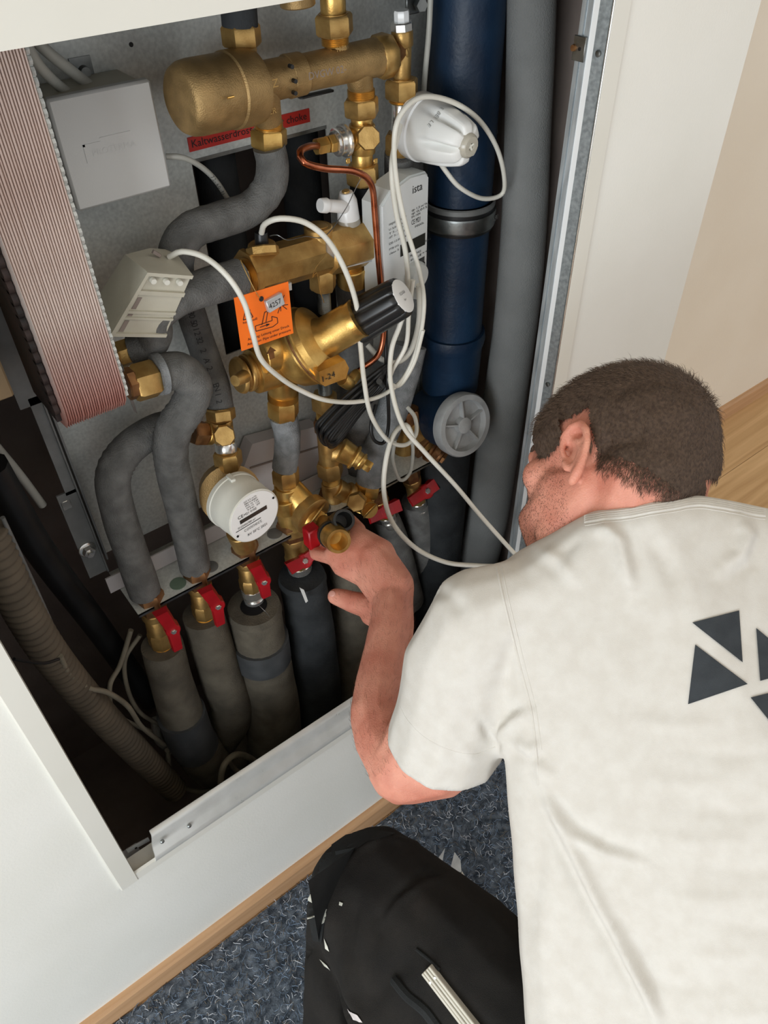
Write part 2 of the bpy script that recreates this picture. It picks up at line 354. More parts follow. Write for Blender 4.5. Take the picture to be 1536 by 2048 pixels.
# stud behind
st = Thing('metal_stud', 'galvanised steel stud running up the right side of the opening behind the frame lip', 'stud')
g = G(); xs = .7515
prof = [(xs, .0205), (xs - .0008, .0265), (xs + .0015, .027), (xs + .0015, .029), (xs - .0006, .0295), (xs - .001, .0345), (xs + .014, .036), (xs + .014, .0205)]
g.prism([(a, b, .03) for a, b in prof], (0, 0, 1.5)); g.obj('channel', 'stud_metal', st, flat=True)
cz = P(1145, 100, .03)[2]
c = G().mm((xs - .0035, .0205, cz - .012), (xs - .001, .0375, cz + .012), .0005).obj('clip', 'steel', st, 'small grey clip with a hole')
p = np.array([xs - .0035, .0275, cz]); G().lathe(p, p + np.array([-.0006, 0, 0]), [(0, .0018), (1, .0018)], 16).obj('hole', 'black_rubber', c)
p = np.array([xs - .0035, .0355, cz]); G().lathe(p, p + np.array([-.0025, 0, 0]), [(0, .0036), (1, .0032)], 16).obj('screw', 'bronze', c)
# wooden cavity edge right of tall pipe
tag(G().mm((P(1116, 150, .25)[0], .25, .02), (P(1142, 150, .25)[0], .30, 2.1), .001).obj('timber_batten', 'beige_wood', flat=True), 'pale timber batten standing between the tall grey pipe and the metal stud', 'batten')
# bracket in lower left corner of the opening
br = Thing('corner_bracket', 'small punched metal bracket in the lower left corner of the cupboard opening', 'bracket')
a, b = P(256, 1706, .035), P(300, 1682, .035)
G().prism([a, b, b + [0, 0, .011], a + [0, 0, .011]], (0, .0015, 0)).obj('plate', 'tin', br, flat=True)
p = P(272, 1696, .0345); G().lathe(p + [0, 0, .0], p + np.array([0, -.0006, 0]), [(0, .002), (1, .002)], 16).obj('hole', 'black_rubber', br)
a = P(262, 1736, .02); G().mm(a, a + np.array([.022, .03, .0015])).obj('foot', 'tin', br, flat=True)
# ------------------------------------------------------------------ MOUNTING PANEL
YB = .275
pl = Thing('mounting_panel', 'galvanised sheet metal back panel with cut-outs behind all the pipework', 'panel')
xl = P(190, 1130, YB)[0]; xr = P(851, 100, YB)[0]; z_ = lambda x, y, Y=YB: P(x, y, Y)[2]; x_ = lambda x, y, Y=YB: P(x, y, Y)[0]
zb = z_(203, 1110); zt = 1.9
cx0, cx1 = x_(382, 320), x_(655, 300); cz1 = z_(440, 305); cz0 = cz1 - .26
g = G()
g.mm((xl, YB, zb), (cx0, YB + .002, zt)); g.mm((cx1, YB, zb), (xr, YB + .002, zt)); g.mm((cx0, YB, cz1), (cx1, YB + .002, zt)); g.mm((cx0, YB, zb), (cx1, YB + .002, cz0))
g.obj('sheet', 'galvanised', pl, flat=True)
G().mm((cx0, YB - .001, cz1 - .004), (cx1, YB + .008, cz1)).obj('hem', 'steel', pl, flat=True)
G().mm((xr, YB - .012, zb), (xr + .002, YB + .002, zt)).obj('side_flange', 'dull_metal', pl, flat=True)
for px, py, r in ((262, 89, 4.5), (432, 921, 2)):
    p = P(px, py, YB); G().lathe(p + [0, .0005, 0], p - [0, .0008, 0], [(0, r * mpp(p)), (1, r * mpp(p))], 16).obj('hole', 'black_rubber', pl)
# rail on the left of the panel
yr = YB - .035
ra = P(180, 1157, yr); r2 = P(205, 1145, yr)
g = G(); zr0 = ra[2]; xr0 = ra[0]; wd = .026
g.mm((xr0, yr, zr0), (xr0 + wd, yr + .0025, zr0 + .155)); g.mm((xr0 + wd * .45, yr, zr0 + .15), (xr0 + wd, yr + .0025, zr0 + .30)); g.mm((xr0, yr, zr0 + .29), (xr0 + wd, yr + .0025, zr0 + .9))
g.mm((xr0 + wd - .001, yr - .004, zr0), (xr0 + wd + .001, yr + .004, zr0 + .9)); g.mm((xr0 + wd + .004, yr - .002, zr0 + .02), (xr0 + wd + .0065, YB, zr0 + .9))
g.obj('side_rail', 'dull_metal', pl, 'dark steel rail with cut-outs', flat=True)
p = P(174, 1098, yr); bo = G(); bo.lathe(p, p - [0, .0035, 0], [(0, .012), (.7, .012), (1, .010)], 24); bo.lathe(p - [0, .003, 0], p - [0, .011, 0], [(0, .0085), (.85, .0085), (1, .0075)], 6); bo.lathe(p - [0, .01, 0], p - [0, .0155, 0], [(0, .0045), (1, .004)], 16)
bo.obj('bolt', 'chrome', pl)
p = P(133, 1010, yr); G().mm(p - [.006, .001, .007], p + np.array([.006, .001, .007]), .0006).obj('slot', 'chrome', pl)
p = P(168, 143, YB - .002); g = G(); g.lathe(p, p - [0, .006, 0], [(0, .006), (1, .005)], 16); g.mm(p - [.012, 0, .012], p + np.array([.01, .003, .013])); g.obj('bolt', 'steel', pl)
# shelf bracket
sh = Thing('pipe_bracket', 'galvanised steel shelf bracket the lower valves pass through', 'bracket')
sf = P(267, 1217, .19); sz = sf[2]; sxl = sf[0]; sxr = P(880, 905, .19)[0] + .03
G().mm((sxl, .172, sz), (sxr, YB, sz + .003)).obj('shelf', 'galvanised', sh, flat=True)
G().mm((sxl, .172, sz - .004), (sxr, .1735, sz + .003)).obj('front_edge', 'steel', sh, flat=True)
G().mm((P(195, 1120, .235)[0], .233, sz + .004), (sxr, .2355, sz + .034)).obj('flange', 'paper_white', sh, flat=True)
for px in (345, 412, 545, 600, 645):
    p = P(px, 1130 - (px - 345) * .45, .19); p[2] = sz + .003
    G().lathe(p, p + [0, 0, .0012], [(0, .012), (.9, .012), (1, .0105)], 20).obj('punched_ring', 'verdigris' if px == 345 else 'dull_metal', sh)
# red label
a, b, c, d = P(377, 286, YB - .002), P(620, 228, YB - .002), 0, 0
lb = Thing('warning_strip', 'red label strip with black lettering on the panel behind the upper manifold', 'label')
hh = .0155
xa, xb, zz = a[0], b[0], (a[2] + b[2]) / 2 - .002
G().mm((xa, YB - .0012, zz - hh / 2), (xb, YB, zz + hh / 2)).obj('strip', 'red_label', lb, flat=True)
text('Kaltwasserdrossel', (xa + .004, YB - .0014, zz - .0035), X1, Z1, .0085, 'ink', lb, width=(xb - xa) * .53)
text('water choke', (xa + (xb - xa) * .60, YB - .0014, zz - .0035), X1, Z1, .0085, 'ink', lb, width=(xb - xa) * .37)
# junction box
YF = .205
jb = Thing('junction_box', 'square light grey plastic junction box on the panel beside the finned exchanger', 'box')
c4 = [P(95, 200, YF), P(303, 157, YF), P(342, 375, YF), P(155, 425, YF)]
jx0 = (c4[0][0] + c4[3][0]) / 2; jx1 = (c4[1][0] + c4[2][0]) / 2; jz1 = (c4[0][2] + c4[1][2]) / 2; jz0 = (c4[2][2] + c4[3][2]) / 2
bd = G().mm((jx0 + .003, YF + .008, jz0 + .003), (jx1 - .003, YB, jz1 - .003), .003).obj('body', 'beige_plastic', jb)
ld = G().mm((jx0, YF, jz0), (jx1, YF + .012, jz1), .0025).obj('cover', 'grey_plastic', jb)
# embossed blank outline of the cover badge
em = (jx0 + jx1) / 2; ez = (jz0 + jz1) / 2
text('PROTERMA', (em - .022, YF - .0001, ez - .004), X1, Z1, .006, 'ink_light' if False else 'grey_plastic', ld, 'embossed_lettering', .0002, width=.045)
g = G()
for q in ((em - .03, em - .028, ez - .009, ez + .008), (em - .03, em - .012, ez + .006, ez + .008), (em - .012, em + .02, ez + .0105, ez + .0112)): g.mm((q[0], YF - .0006, q[2]), (q[1], YF, q[3]))
g.obj('embossed_mark', 'grey_plastic', ld, flat=True)
# ------------------------------------------------------------------ HEAT EXCHANGER
hx = Thing('plate_heat_exchanger', 'tall finned plate heat exchanger of thin coppery steel plates at the left', 'heat exchanger')
HY = .095; a = P(132, 858, HY); b = P(252, 812, HY); hx0, hx1, hz0 = a[0] + .003, b[0] + .004, (a[2] + b[2]) / 2 - .012; hz1 = 1.75; NP = 26; pw = (hx1 - hx0) / NP; dep = .10
def plate_mesh():
    g = G(); prof = [(0, .035), (.004, .018), (.016, .004), (.034, 0), (dep - .02, 0), (dep, .02), (dep, hz1 - hz0), (0, hz1 - hz0)]
    w1 = pw * .38
    A = [(-w1, a, b) for a, b in prof]; Bm = [(0, a - .0016 if a < .03 else a, b - (.0012 if b < .02 else 0)) for a, b in prof]; C = [(w1, a, b) for a, b in prof]; n = len(prof)
    g.add(A + Bm + C, [tuple(range(n))[::-1], tuple(range(2 * n, 3 * n))] + [(i, (i + 1) % n, n + (i + 1) % n, n + i) for i in range(n)] + [(n + i, n + (i + 1) % n, 2 * n + (i + 1) % n, 2 * n + i) for i in range(n)])
    return g
pm = plate_mesh().obj('plate', 'plate_metal', None, angle=70); pc = np.array(pm.location); me0 = pm.data; bpy.data.objects.remove(pm)
# copper staining towards the brazed foot of the plates
nt = MATS['plate_metal'].node_tree; bs = nt.nodes['Principled BSDF']; old = bs.inputs['Base Color'].links[0].from_socket
tc = nt.nodes.new('ShaderNodeTexCoord'); sx = nt.nodes.new('ShaderNodeSeparateXYZ'); nt.links.new(tc.outputs['Object'], sx.inputs[0])
mr = nt.nodes.new('ShaderNodeMapRange'); zl = -(hz1 - hz0) / 2; mr.inputs['From Min'].default_value = zl + .02; mr.inputs['From Max'].default_value = zl + .12; mr.inputs['To Min'].default_value = .85; mr.inputs['To Max'].default_value = 0
nt.links.new(sx.outputs['Z'], mr.inputs[0]); mx = nt.nodes.new('ShaderNodeMix'); mx.data_type = 'RGBA'; nt.links.new(mr.outputs[0], mx.inputs[0]); nt.links.new(old, mx.inputs[6]); mx.inputs[7].default_value = rgb(176, 112, 98); nt.links.new(mx.outputs[2], bs.inputs['Base Color'])
for i in range(NP):
    o = bpy.data.objects.new('plate', me0); COL.objects.link(o); o.parent = hx.o; hx.kids.append(o); o.location = pc + np.array([hx0 + (i + .5) * pw, HY + random.uniform(-.0006, .0006), hz0])
g = G(); g.mm((hx0 + .001, HY + .004, hz0 + .03), (hx1 - .001, HY + dep - .002, hz1 - .001)); g.obj('core', 'old_copper', hx, flat=True)
g = G()                                          # wavy rim of the end plates
for k in range(90):
    z = hz0 + .03 + k * .0075
    if z > hz1: break
    g.lathe((hx1 + .0005, HY + .006, z), (hx1 + .0035, HY + .006, z), [(0, .0045), (1, .0042)], 8)
g.mm((hx1, HY + .004, hz0 + .02), (hx1 + .003, HY + dep, hz1)); g.obj('end_plate', 'galvanised', hx, 'galvanised end plate with a wavy rim')
g = G()
for k in range(56):
    z = hz0 + .03 + k * .012; g.lathe((hx0 - .006, HY + .016, z), (hx0 - .001, HY + .016, z), [(0, .008), (1, .008)], 10)
g.mm((hx0 - .005, HY + .02, hz0 + .01), (hx0, HY + dep - .01, hz1)); g.obj('gasket', 'gasket', hx, 'dark scalloped gasket edge')
# connections of the exchanger
g = G(); seg(g, (232, 712, .19), (262, 702, .19), 26, None, 'hex'); g.obj('union_nut', 'brass', hx)
g = G(); seg(g, (250, 770, .15), (270, 764, .15), 33, None, 'oct'); g.obj('union_nut', 'bronze', hx)
g = G(); seg(g, (266, 768, .15), (312, 755, .15), 37, None, 'hex'); g.obj('union_nut', 'brass', hx)
g = G(); seg(g, (306, 756, .15), (325, 750, .15), 24, None, 'thread'); g.obj('threaded_neck', 'chrome', hx)
a = P(262, 772, .145); G().prism([P(247, 735, .15), P(275, 828, .15), P(268, 822, .15), P(245, 760, .15)], (.002, .01, 0)).obj('lug', 'steel', hx, flat=True)
tag(G().mm((hx0 - .045, .2, P(92, 770, .2)[2]), (hx0 - .022, .26, 1.9), .002).obj('timber_strip', 'beige_wood', flat=True), 'raw timber strip standing behind the left edge of the finned exchanger', 'timber')

# ------------------------------------------------------------------ INSULATED PIPES
def pipe(label, pp, rpx, m='foam', Y=.2, name='insulated_pipe', step=.008, n=22, extra=None, group=None, wr=()):
    c = pts(*pp, Y=Y)
    r = [rpx[0] * mpp(c[0]), rpx[1] * mpp(c[-1])] if isinstance(rpx, tuple) else [rpx * mpp(c[0]), rpx * mpp(c[-1])]
    ph = random.uniform(0, 9)
    def rf(t, q):
        v = 1 + .012 * math.sin(t * 23 + ph)
        for (wt, wa) in wr: v += wa * math.exp(-((t - wt) / .07) ** 2) * math.sin(t * 260)
        return v
    g = G().tube(c, r, n, step=.004 if wr else step, rfun=rf)
    t = Thing(name, label, 'pipe', group) if extra else None
    o = g.obj(name if not t else 'insulation', m, t, angle=60)
    if extra: extra(t, c, r); return t
    return tag(o, label, 'pipe', group)
def rim(px, py, Y, px2, py2, rp, m='foam_light'):
    def f(t, c, r): 
        g = G(); a = P(px, py, Y); b = P(px2, py2, Y); s = mpp(a); g.lathe(a, b, [(0, rp * .72 * s), (0, rp * s), (1, rp * 1.02 * s), (1, rp * .7 * s), (.3, rp * .68 * s)], 24); g.obj('cut_rim', m, t)
    return f
pipe('grey foam pipe bending from under the big brass cap down behind the sensor box', [(538, 293), (545, 330), (538, 375), (500, 418), (440, 440), (385, 460), (355, 500), (352, 560, .23)], (33, 35), wr=((.25, .03), (.6, .02)), Y=.195)
pipe('grey foam pipe curving from the lower manifold to the upper exchanger nut', [(478, 556, .175), (420, 572, .17), (350, 598, .165), (312, 635, .165), (312, 668, .17), (300, 690, .18), (262, 702, .19)], (38, 30), wr=((.55, .02), (.8, .03)))
pipe('grey foam pipe looping out of the lower exchanger nut and down to the shelf', [(318, 748, .15), (358, 742, .15), (388, 772, .15), (375, 815, .155), (348, 858, .165), (342, 915, .18), (360, 1000, .19), (378, 1075, .195), (390, 1134, .195)], (38, 31), wr=((.22, .035), (.36, .03), (.45, .02)), extra=rim(312, 750, .15, 324, 747, 42))
pipe('dusty grey foam pipe arching behind the looped pipe down to the leftmost valve', [(360, 850, .215), (310, 862, .21), (255, 900, .205), (226, 955, .2), (238, 1030, .2), (266, 1115, .195), (290, 1184, .195)], (32, 32), m='foam', wr=((.3, .03),))
def lettered(t, c, r):
    K = smooth(c, .004); n = len(K)
    s = '30501232 2 A/2   EN 12'
    for i, chv in enumerate(s):
        if chv == ' ': continue
        u = .08 + .84 * i / len(s); k = int(u * (n - 1)); tg = _n(K[min(k + 1, n - 1)] - K[max(k - 1, 0)])
        v = _n(CAM - K[k]); v = _n(v - tg * (v @ tg)); o3 = K[k] + v * (r[0] + .0006)
        side = np.cross(v, tg)
        text(chv, o3 - side * .004, tg, side, .008, 'ink', t, 'printed_character')
pipe('grey foam pipe with printed numbers descending behind the sensor box pipe', [(372, 590, .235), (390, 650, .235), (412, 715, .23), (432, 770, .225), (441, 818, .22)], (29, 27), extra=lettered)
pipe('short grey foam pipe below the pressure regulator', [(566, 830), (574, 865), (574, 900), (569, 937)], (28, 25), 'foam_light', wr=((.3, .015),), Y=.19)
pipe('pale silver foam pipe slanting down through the white cable loops', [(818, 690, .22), (800, 770, .21), (778, 840, .2), (752, 905, .19), (738, 966, .185)], (36, 27), 'foam_light')
pipe('grey foam pipe under the right end of the lower manifold', [(706, 562, .215), (712, 650, .22), (712, 740, .225), (716, 860, .23), (725, 960, .235)], (35, 32), 'foam')
pipe('short dark foam pipe above the heat meter', [(799, 306), (798, 350, .21), (800, 420, .235), (803, 520, .25)], (30, 28), 'foam')
pipe('dark foam pipe entering the upper left nut of the manifold', [(472, -30), (477, 15), (480, 52)], (37, 36), 'foam_black')
pipe('dark foam pipe passing down behind the regulator tee', [(726, 362), (728, 420, .22), (730, 500, .24)], (27, 27), 'foam_black', Y=.21)
for i, (x, lab) in enumerate(((430, 'black pipe behind the panel cut-out nearest the junction box cable'), (600, 'black pipe behind the panel cut-out nearest the regulator tee'))):
    a = P(x, 330, .33); tag(G().tube([(a[0], .33, 1.9), (a[0], .33, .9)], .027, 20, .1).obj('riser_pipe', 'foam_black'), lab, 'pipe')
# ------------------------------------------------------------------ UPPER MANIFOLD
um = Thing('upper_manifold', 'brass manifold with a large domed cap across the top of the cupboard', 'manifold')
g = G(); A = P(358, 202, .175); Bq = P(508, 172, .187); s = mpp((A + Bq) / 2)
g.lathe(A, Bq, [(0, .001), (0, .0345 * .76), (.03, .0345 * .88), (.1, .0345 * .97), (.2, .0345), (.60, .0348), (.62, .0343), (.64, .0362), (.9, .0362), (.97, .035), (1, .031), (1, .01)], 48)
g.obj('domed_cap', 'cast_brass', um, 'large dull brass cap')
a = P(455, 196, .141); G().lathe(a, a + X1 * .007, [(0, .0012), (1, .0012)], 8).obj('casting_mark', 'gold_brass', um)
g = G(); seg(g, (498, 171, .19), (600, 148, .195), 38, 37); seg(g, (598, 148, .195), (756, 114, .2), 33, 36)
seg(g, (500, 185, .19), (486, 96, .19), 27, 26); seg(g, (500, 178), (512, 178), 40); seg(g, (524, 175, .19), (538, 246, .195), 34, 27)
seg(g, (690, 135), (672, 86), 26, 22); seg(g, (716, 140), (723, 184), 28, 25); seg(g, (572, 154, .195), (604, 147, .195), 40, 39); g.obj('body', 'cast_brass', um)
part(um, 'union_nut', 'brass', k_((480, 48), (485, 92), 38, kind='hex'))
part(um, 'thread', 'gold_brass', k_((484, 90), (487, 106), 28, kind='thread'))
part(um, 'thread', 'gold_brass', k_((537, 240), (538, 262), 29, kind='thread'))
part(um, 'union_nut', 'gold_brass', k_((537, 257), (539, 294), 35, kind='hex'))
part(um, 'union_nut', 'brass', k_((667, 27), (670, 70), 37, kind='hex')); part(um, 'thread', 'gold_brass', k_((669, 68), (671, 90), 28, kind='thread'))
part(um, 'supply_tube', 'gold_brass', k_((664, -40), (667, 32), 26))
part(um, 'thread', 'gold_brass', k_((722, 178), (723, 202), 28, kind='thread')); part(um, 'union_nut', 'brass', k_((722, 196), (724, 232), 34, kind='hex'))
part(um, 'end_nut', 'brass', k_((752, 117), (780, 108), 41, kind='oct')); part(um, 'spigot', 'bronze', k_((776, 110), (806, 96), 25, 18))
part(um, 'stub_pipe', 'cast_brass', k_((592, -20), (596, 12), 36))
for px, py in ((585, 134), (592, 163), (592, 187)):
    p = P(px, py, .168); G().lathe(p, p + [0, .006, 0], [(0, .0022), (1, .0022)], 10).obj('hole', 'black_rubber', um)
K0 = P(506, 186, .158); text('HERZ', P(512, 184, .160), P(560, 172, .160) - P(512, 184, .160), Z1, .008, 'brass', um, 'raised_lettering', .0004)
text('DVGW 02-', P(618, 160, .170), P(700, 142, .170) - P(618, 160, .170), Z1, .0075, 'cavity', um, 'stamped_lettering', .0006)
text('1070', P(674, 104, .182), X1, Z1, .005, 'brass', um, 'raised_lettering', .0004)
text('DZR', P(527, 232, .176), X1, Z1, .006, 'brass', um, 'raised_lettering', .0004)
# black lever behind manifold
tag(G().mm(P(603, 200, .23), P(660, 176, .24), .002).obj('black_lever', 'black_rubber'), 'small black lever peeping out under the upper manifold', 'lever')
tag(G().mm(P(600, 128, .24), P(655, 104, .25), .002).obj('steel_lug', 'steel'), 'small steel lug peeping out above the upper manifold', 'lug')
# regulator tee under manifold
tv = Thing('sensor_tee', 'polished brass tee valve with a chromed sensor port hanging under the upper manifold', 'valve')
part(tv, 'body', 'gold_brass', k_((723, 230), (724, 252), 22), k_((724, 248), (725, 306), 26, kind='cyl'), k_((725, 272), (700, 280), 22), k_((724, 302), (725, 336), 21))
g = G(); seg(g, (733, 274, .20), (738, 276, .17), 24, None, 'oct'); g.obj('hex_plug', 'brass', tv)
g = G(); seg(g, (704, 277), (686, 282), 21); g.obj('port', 'gold_brass', tv)
part(tv, 'chrome_ring', 'chrome', k_((692, 280), (684, 282), 31), k_((684, 282), (668, 286), 25, 22), k_((676, 284), (672, 285), 27))
part(tv, 'compression_nut', 'gold_brass', k_((668, 286), (656, 289), 17, kind='hex'), k_((654, 289), (632, 294), 16, kind='hex'))
part(tv, 'union_nut', 'brass', k_((724, 330), (726, 366), 32, kind='hex'))
for dx in (-28, 27): p = P(724 + dx, 322, .19); G().mm(p - [.003, .001, .003], p + np.array([.003, .001, .003]), .0006).obj('seal_ear', 'gold_brass', tv)
ct = G().tube(pts((640, 292), (618, 293, .18), (600, 304, .165), (608, 325, .155), (650, 337, .155), (710, 343, .15), (742, 368, .15), (750, 430, .15), (757, 520, .15), (764, 600, .15), (767, 670, .15), (755, 712, .15), (722, 738, .15), (705, 752, .155)), 6.5 * mpp(P(750, 450, .15)), 14)
tag(ct.obj('capillary_tube', 'copper'), 'thin bent copper tube running from the sensor tee down to the pressure regulator', 'tube')
# vent line right
vl = Thing('vent_line', 'vertical brass valve line with a white cap and the thermostat branch', 'valve')
part(vl, 'vent_cap', 'gloss_white', k_((803, 20), (804, 46), 16, 19, 'oct')); part(vl, 'chrome_nut', 'chrome', k_((803, 42), (804, 62), 23, kind='oct'))
part(vl, 'body', 'brass', k_((804, 60), (805, 92), 22), k_((805, 92), (804, 160), 18), k_((800, 105), (806, 100), 20)); part(vl, 'union_nut', 'brass', k_((803, 157), (803, 196), 33, kind='hex'))
part(vl, 'thread', 'gold_brass', k_((803, 194), (803, 205), 26, kind='thread')); part(vl, 'chrome_neck', 'chrome', k_((803, 203), (801, 268), 20))
part(vl, 'union_nut', 'brass', k_((800, 266), (799, 308), 29, kind='hex'))
g = G(); seg(g, (805, 235, .2), (836, 250, .185), 30, 34); g.obj('branch', 'bronze', vl)
# thermostat head
th = Thing('thermostat_head', 'white fluted thermostat head with a clear tip in front of the blue pipe', 'thermostat')
A = P(832, 250, .19); C = P(936, 291, .105); sc = mpp(A)
def prof_(l): return [(t, r * sc) for t, r in l]
g = G().lathe(A, C, prof_([(0, 40), (0, 60), (.03, 63), (.2, 63), (.22, 59)]), 48); g.obj('collar', 'gloss_white', th)
fl = lambda a, t: 1 - .34 * min(1, max(0, t - .38) / .3) * max(0, math.cos(6 * a)) ** 2.5
g = G().lathe(A, C, prof_([(.2, 59), (.24, 60), (.4, 58), (.5, 56), (.6, 54), (.7, 51), (.8, 47), (.93, 41), (.98, 35), (1, 26)]), 96, fl=fl); hd = g.obj('grip', 'white_plastic', th)
g = G().lathe(A, C, prof_([(.97, 24), (1.04, 22), (1.07, 18), (1.07, 8), (1.02, 6), (1.02, 1)]), 24); g.obj('clear_tip', 'clear', th)
g = G()
for k in range(4):
    a_ = k * math.pi / 2 + .4; g.lathe(C + (C - A) * .04 + np.array([0, 0, 0]), C + (C - A) * .05 + (X1 * math.cos(a_) + Z1 * math.sin(a_)) * .007, [(0, .0018), (1, .001)], 6)
g.obj('tip_ribs', 'meter_plastic', th)
bvh_h = BVHTree.FromPolygons([Vector(v.co) + hd.location for v in hd.data.vertices], [tuple(p.vertices) for p in hd.data.polygons])
for i, chh in enumerate('EBERLE'):
    t = i / 5.5; q = (882 - 26 * t, 216 + 34 * t); rr_ = _n(ray(*q)); h_ = bvh_h.ray_cast(Vector(CAM), Vector(rr_)); q2 = (q[0] - 4, q[1] + 4.6); h2 = bvh_h.ray_cast(Vector(CAM), Vector(_n(ray(*q2))))
    if h_[0] is None or h2[0] is None: continue
    n_ = np.array(h_[1]); n_ = n_ if n_ @ rr_ < 0 else -n_; d_ = np.array(h2[0]) - np.array(h_[0]); d_ = _n(d_ - n_ * (d_ @ n_)); text(chh, np.array(h_[0]) + n_ * .0006, d_, np.cross(n_, d_), .0048, 'ink_faint', hd, 'printed_letter')
# ------------------------------------------------------------------ LOWER MANIFOLD
lm = Thing('lower_manifold', 'faceted brass manifold across the middle carrying the air vent and black sensor', 'manifold')
g = G(); A = P(492, 548, .185); C = P(738, 478, .19)
g.lathe(A, C, [(0, .028), (.03, .0285), (.06, .0255), (.6, .0265), (.62, .030), (.97, .031), (1, .027)], 8, rot=.39); g.obj('body', 'brass', lm)
part(lm, 'union_nut', 'brass', k_((468, 563, .18), (488, 556, .18), 38, kind='hex')); part(lm, 'thread', 'gold_brass', k_((486, 556, .18), (500, 552, .18), 37, kind='thread'))
sn = part(lm, 'sensor_seat', 'brass', k_((527, 512, .175), (524, 492, .18), 33, 33, 'oct'), k_((524, 494, .18), (523, 488, .18), 28))
part(lm, 'sensor', 'black_plastic', k_((524, 492, .18), (522, 464, .18), 14, 13))
part(lm, 'blank_plug', 'brass', k_((641, 492, .185), (637, 462, .19), 26), k_((637, 468, .19), (636, 452, .19), 29), k_((636, 452, .19), (636, 449, .19), 20))
part(lm, 'union_nut', 'brass', k_((645, 538, .19), (646, 578, .19), 26, kind='hex'), k_((643, 515, .19), (645, 540, .19), 22, kind='thread'))
part(lm, 'threaded_tail', 'steel', k_((646, 578, .19), (650, 625, .19), 14, kind='thread'))
part(lm, 'union_nut', 'gold_brass', k_((703, 528, .2), (707, 562, .205), 34, kind='cyl'), k_((698, 505, .19), (703, 530, .2), 30, 26))
g = G(); g.prism([P(668, 524, .165), P(740, 508, .165), P(748, 522, .165), P(690, 536, .165)], (0, .05, 0)); g.obj('mounting_tab', 'tin', lm, flat=True)
g = G(); g.prism([P(568, 572, .165), P(583, 565, .165), P(584, 580, .165), P(568, 584, .165)], (0, .03, 0)); g.obj('mounting_tab', 'tin', lm, flat=True)
av = Thing('air_vent', 'white plastic air vent elbow standing on the right end of the lower manifold', 'air vent')
part(av, 'base', 'clear', k_((698, 448, .19), (696, 430, .19), 24, 22)); part(av, 'body', 'gloss_white', k_((697, 438, .19), (694, 400, .19), 23, 20), k_((694, 402, .19), (692, 384, .19), 20, 14, 'cyl'))
part(av, 'spout', 'gloss_white', k_((690, 414, .185), (652, 411, .18), 13, 12), k_((654, 411, .18), (640, 411, .18), 15, 14)); part(av, 'vent_screw', 'brass', k_((692, 386, .19), (691, 381, .19), 8))
for k, (nm, lab, pp) in enumerate((('seal_wire', 'twisted seal wire from the black sensor to the blank plug', [(540, 472, .17), (555, 470, .16), (575, 480, .155), (610, 473, .155), (650, 472, .15), (690, 420, .14), (712, 375, .15), (728, 345, .15)]), ('seal_wire', 'loose seal wire hanging below the lower manifold', [(668, 470, .15), (650, 510, .15), (632, 535, .15), (625, 555, .155), (634, 545, .15), (640, 580, .155), (648, 605, .16)]), ('seal_wire', 'thin seal wire rising from the orange tag to the manifold nut', [(481, 520, .14), (492, 545, .13), (512, 585, .12), (520, 596, .115)]))):
    tag(G().tube(pts(*pp), .0006, 6, .004).obj(nm, 'brass' if k else 'steel'), lab, 'wire')
sp = P(660, 500, .15); tag(G().box(sp, (.008, .0016, .007), (P(672, 510, .15) - P(660, 500, .15), Y1, Z1), .0008).obj('seal_plate', 'chrome'), 'tiny metal seal plate on the lower manifold under the white cable', 'seal')
# ------------------------------------------------------------------ PRESSURE REGULATOR
pr = Thing('pressure_regulator', 'golden brass differential pressure regulator with a bell housing and black hand wheel', 'regulator')
g = G(); A = P(572, 722, .185); C = P(718, 636, .12); s = mpp(A)
q = lambda l: [(t, r * s) for t, r in l]
g.lathe(A, C, q([(0, 30), (.02, 52), (.1, 64), (.2, 70), (.3, 74), (.31, 81), (.38, 82), (.39, 78), (.46, 74), (.50, 60), (.54, 44), (.60, 39), (.9, 38), (.92, 36), (1, 38)]), 48); g.obj('bell', 'gold_brass', pr)
g = G().lathe(A, C, q([(.335, 82), (.345, 83.5), (.36, 82)]), 48); g.obj('joint_line', 'bronze', pr)
part(pr, 'body', 'gold_brass', k_((504, 744, .19), (600, 714, .19), 44, 46), k_((562, 740, .19), (567, 802, .19), 34, 27), k_((556, 700, .175), (520, 712, .175), 38))
part(pr, 'ribbed_cap', 'brass', k_((474, 752, .19), (482, 750, .19), 36, 38), k_((482, 750, .19), (490, 747, .19), 33), k_((490, 747, .19), (498, 745, .19), 38), k_((498, 745, .19), (506, 742, .19), 34))
part(pr, 'drain_boss', 'brass', k_((490, 752, .16), (470, 762, .15), 14, 12))
part(pr, 'union_nut', 'gold_brass', k_((566, 797, .19), (567, 833, .19), 30, kind='hex'), k_((566, 786, .19), (566, 799, .19), 31, kind='thread'))
g = G(); g.prism([P(638, 744, .105), P(690, 720, .105), P(698, 736, .105), P(692, 757, .105), P(650, 773, .105), P(641, 767, .105)], (0, .016, 0)); lg = g.obj('scale_lug', 'gold_brass', pr, flat=True)
a = P(641, 764, .119); text('1-24', P(646, 764, .1045), P(672, 752, .1045) - P(646, 764, .1045), Z1, .0085, 'ink', lg)
part(pr, 'impulse_port', 'gold_brass', k_((684, 758, .14), (700, 768, .14), 14), k_((697, 768, .14), (716, 745, .15), 10, 10), k_((700, 764, .14), (712, 748, .148), 12, kind='hex'))
# arrow embossed
a = P(542, 703, .146); g = G(); dx, dz = X1 * 1, Z1 * 1
g.prism([a + dx * x + dz * z for x, z in ((-.0035, -.01), (.0035, -.01), (.0035, -.001), (.007, -.001), (0, .007), (-.007, -.001), (-.0035, -.001))], (0, -.001, 0)); g.obj('flow_arrow', 'bronze', pr, flat=True)
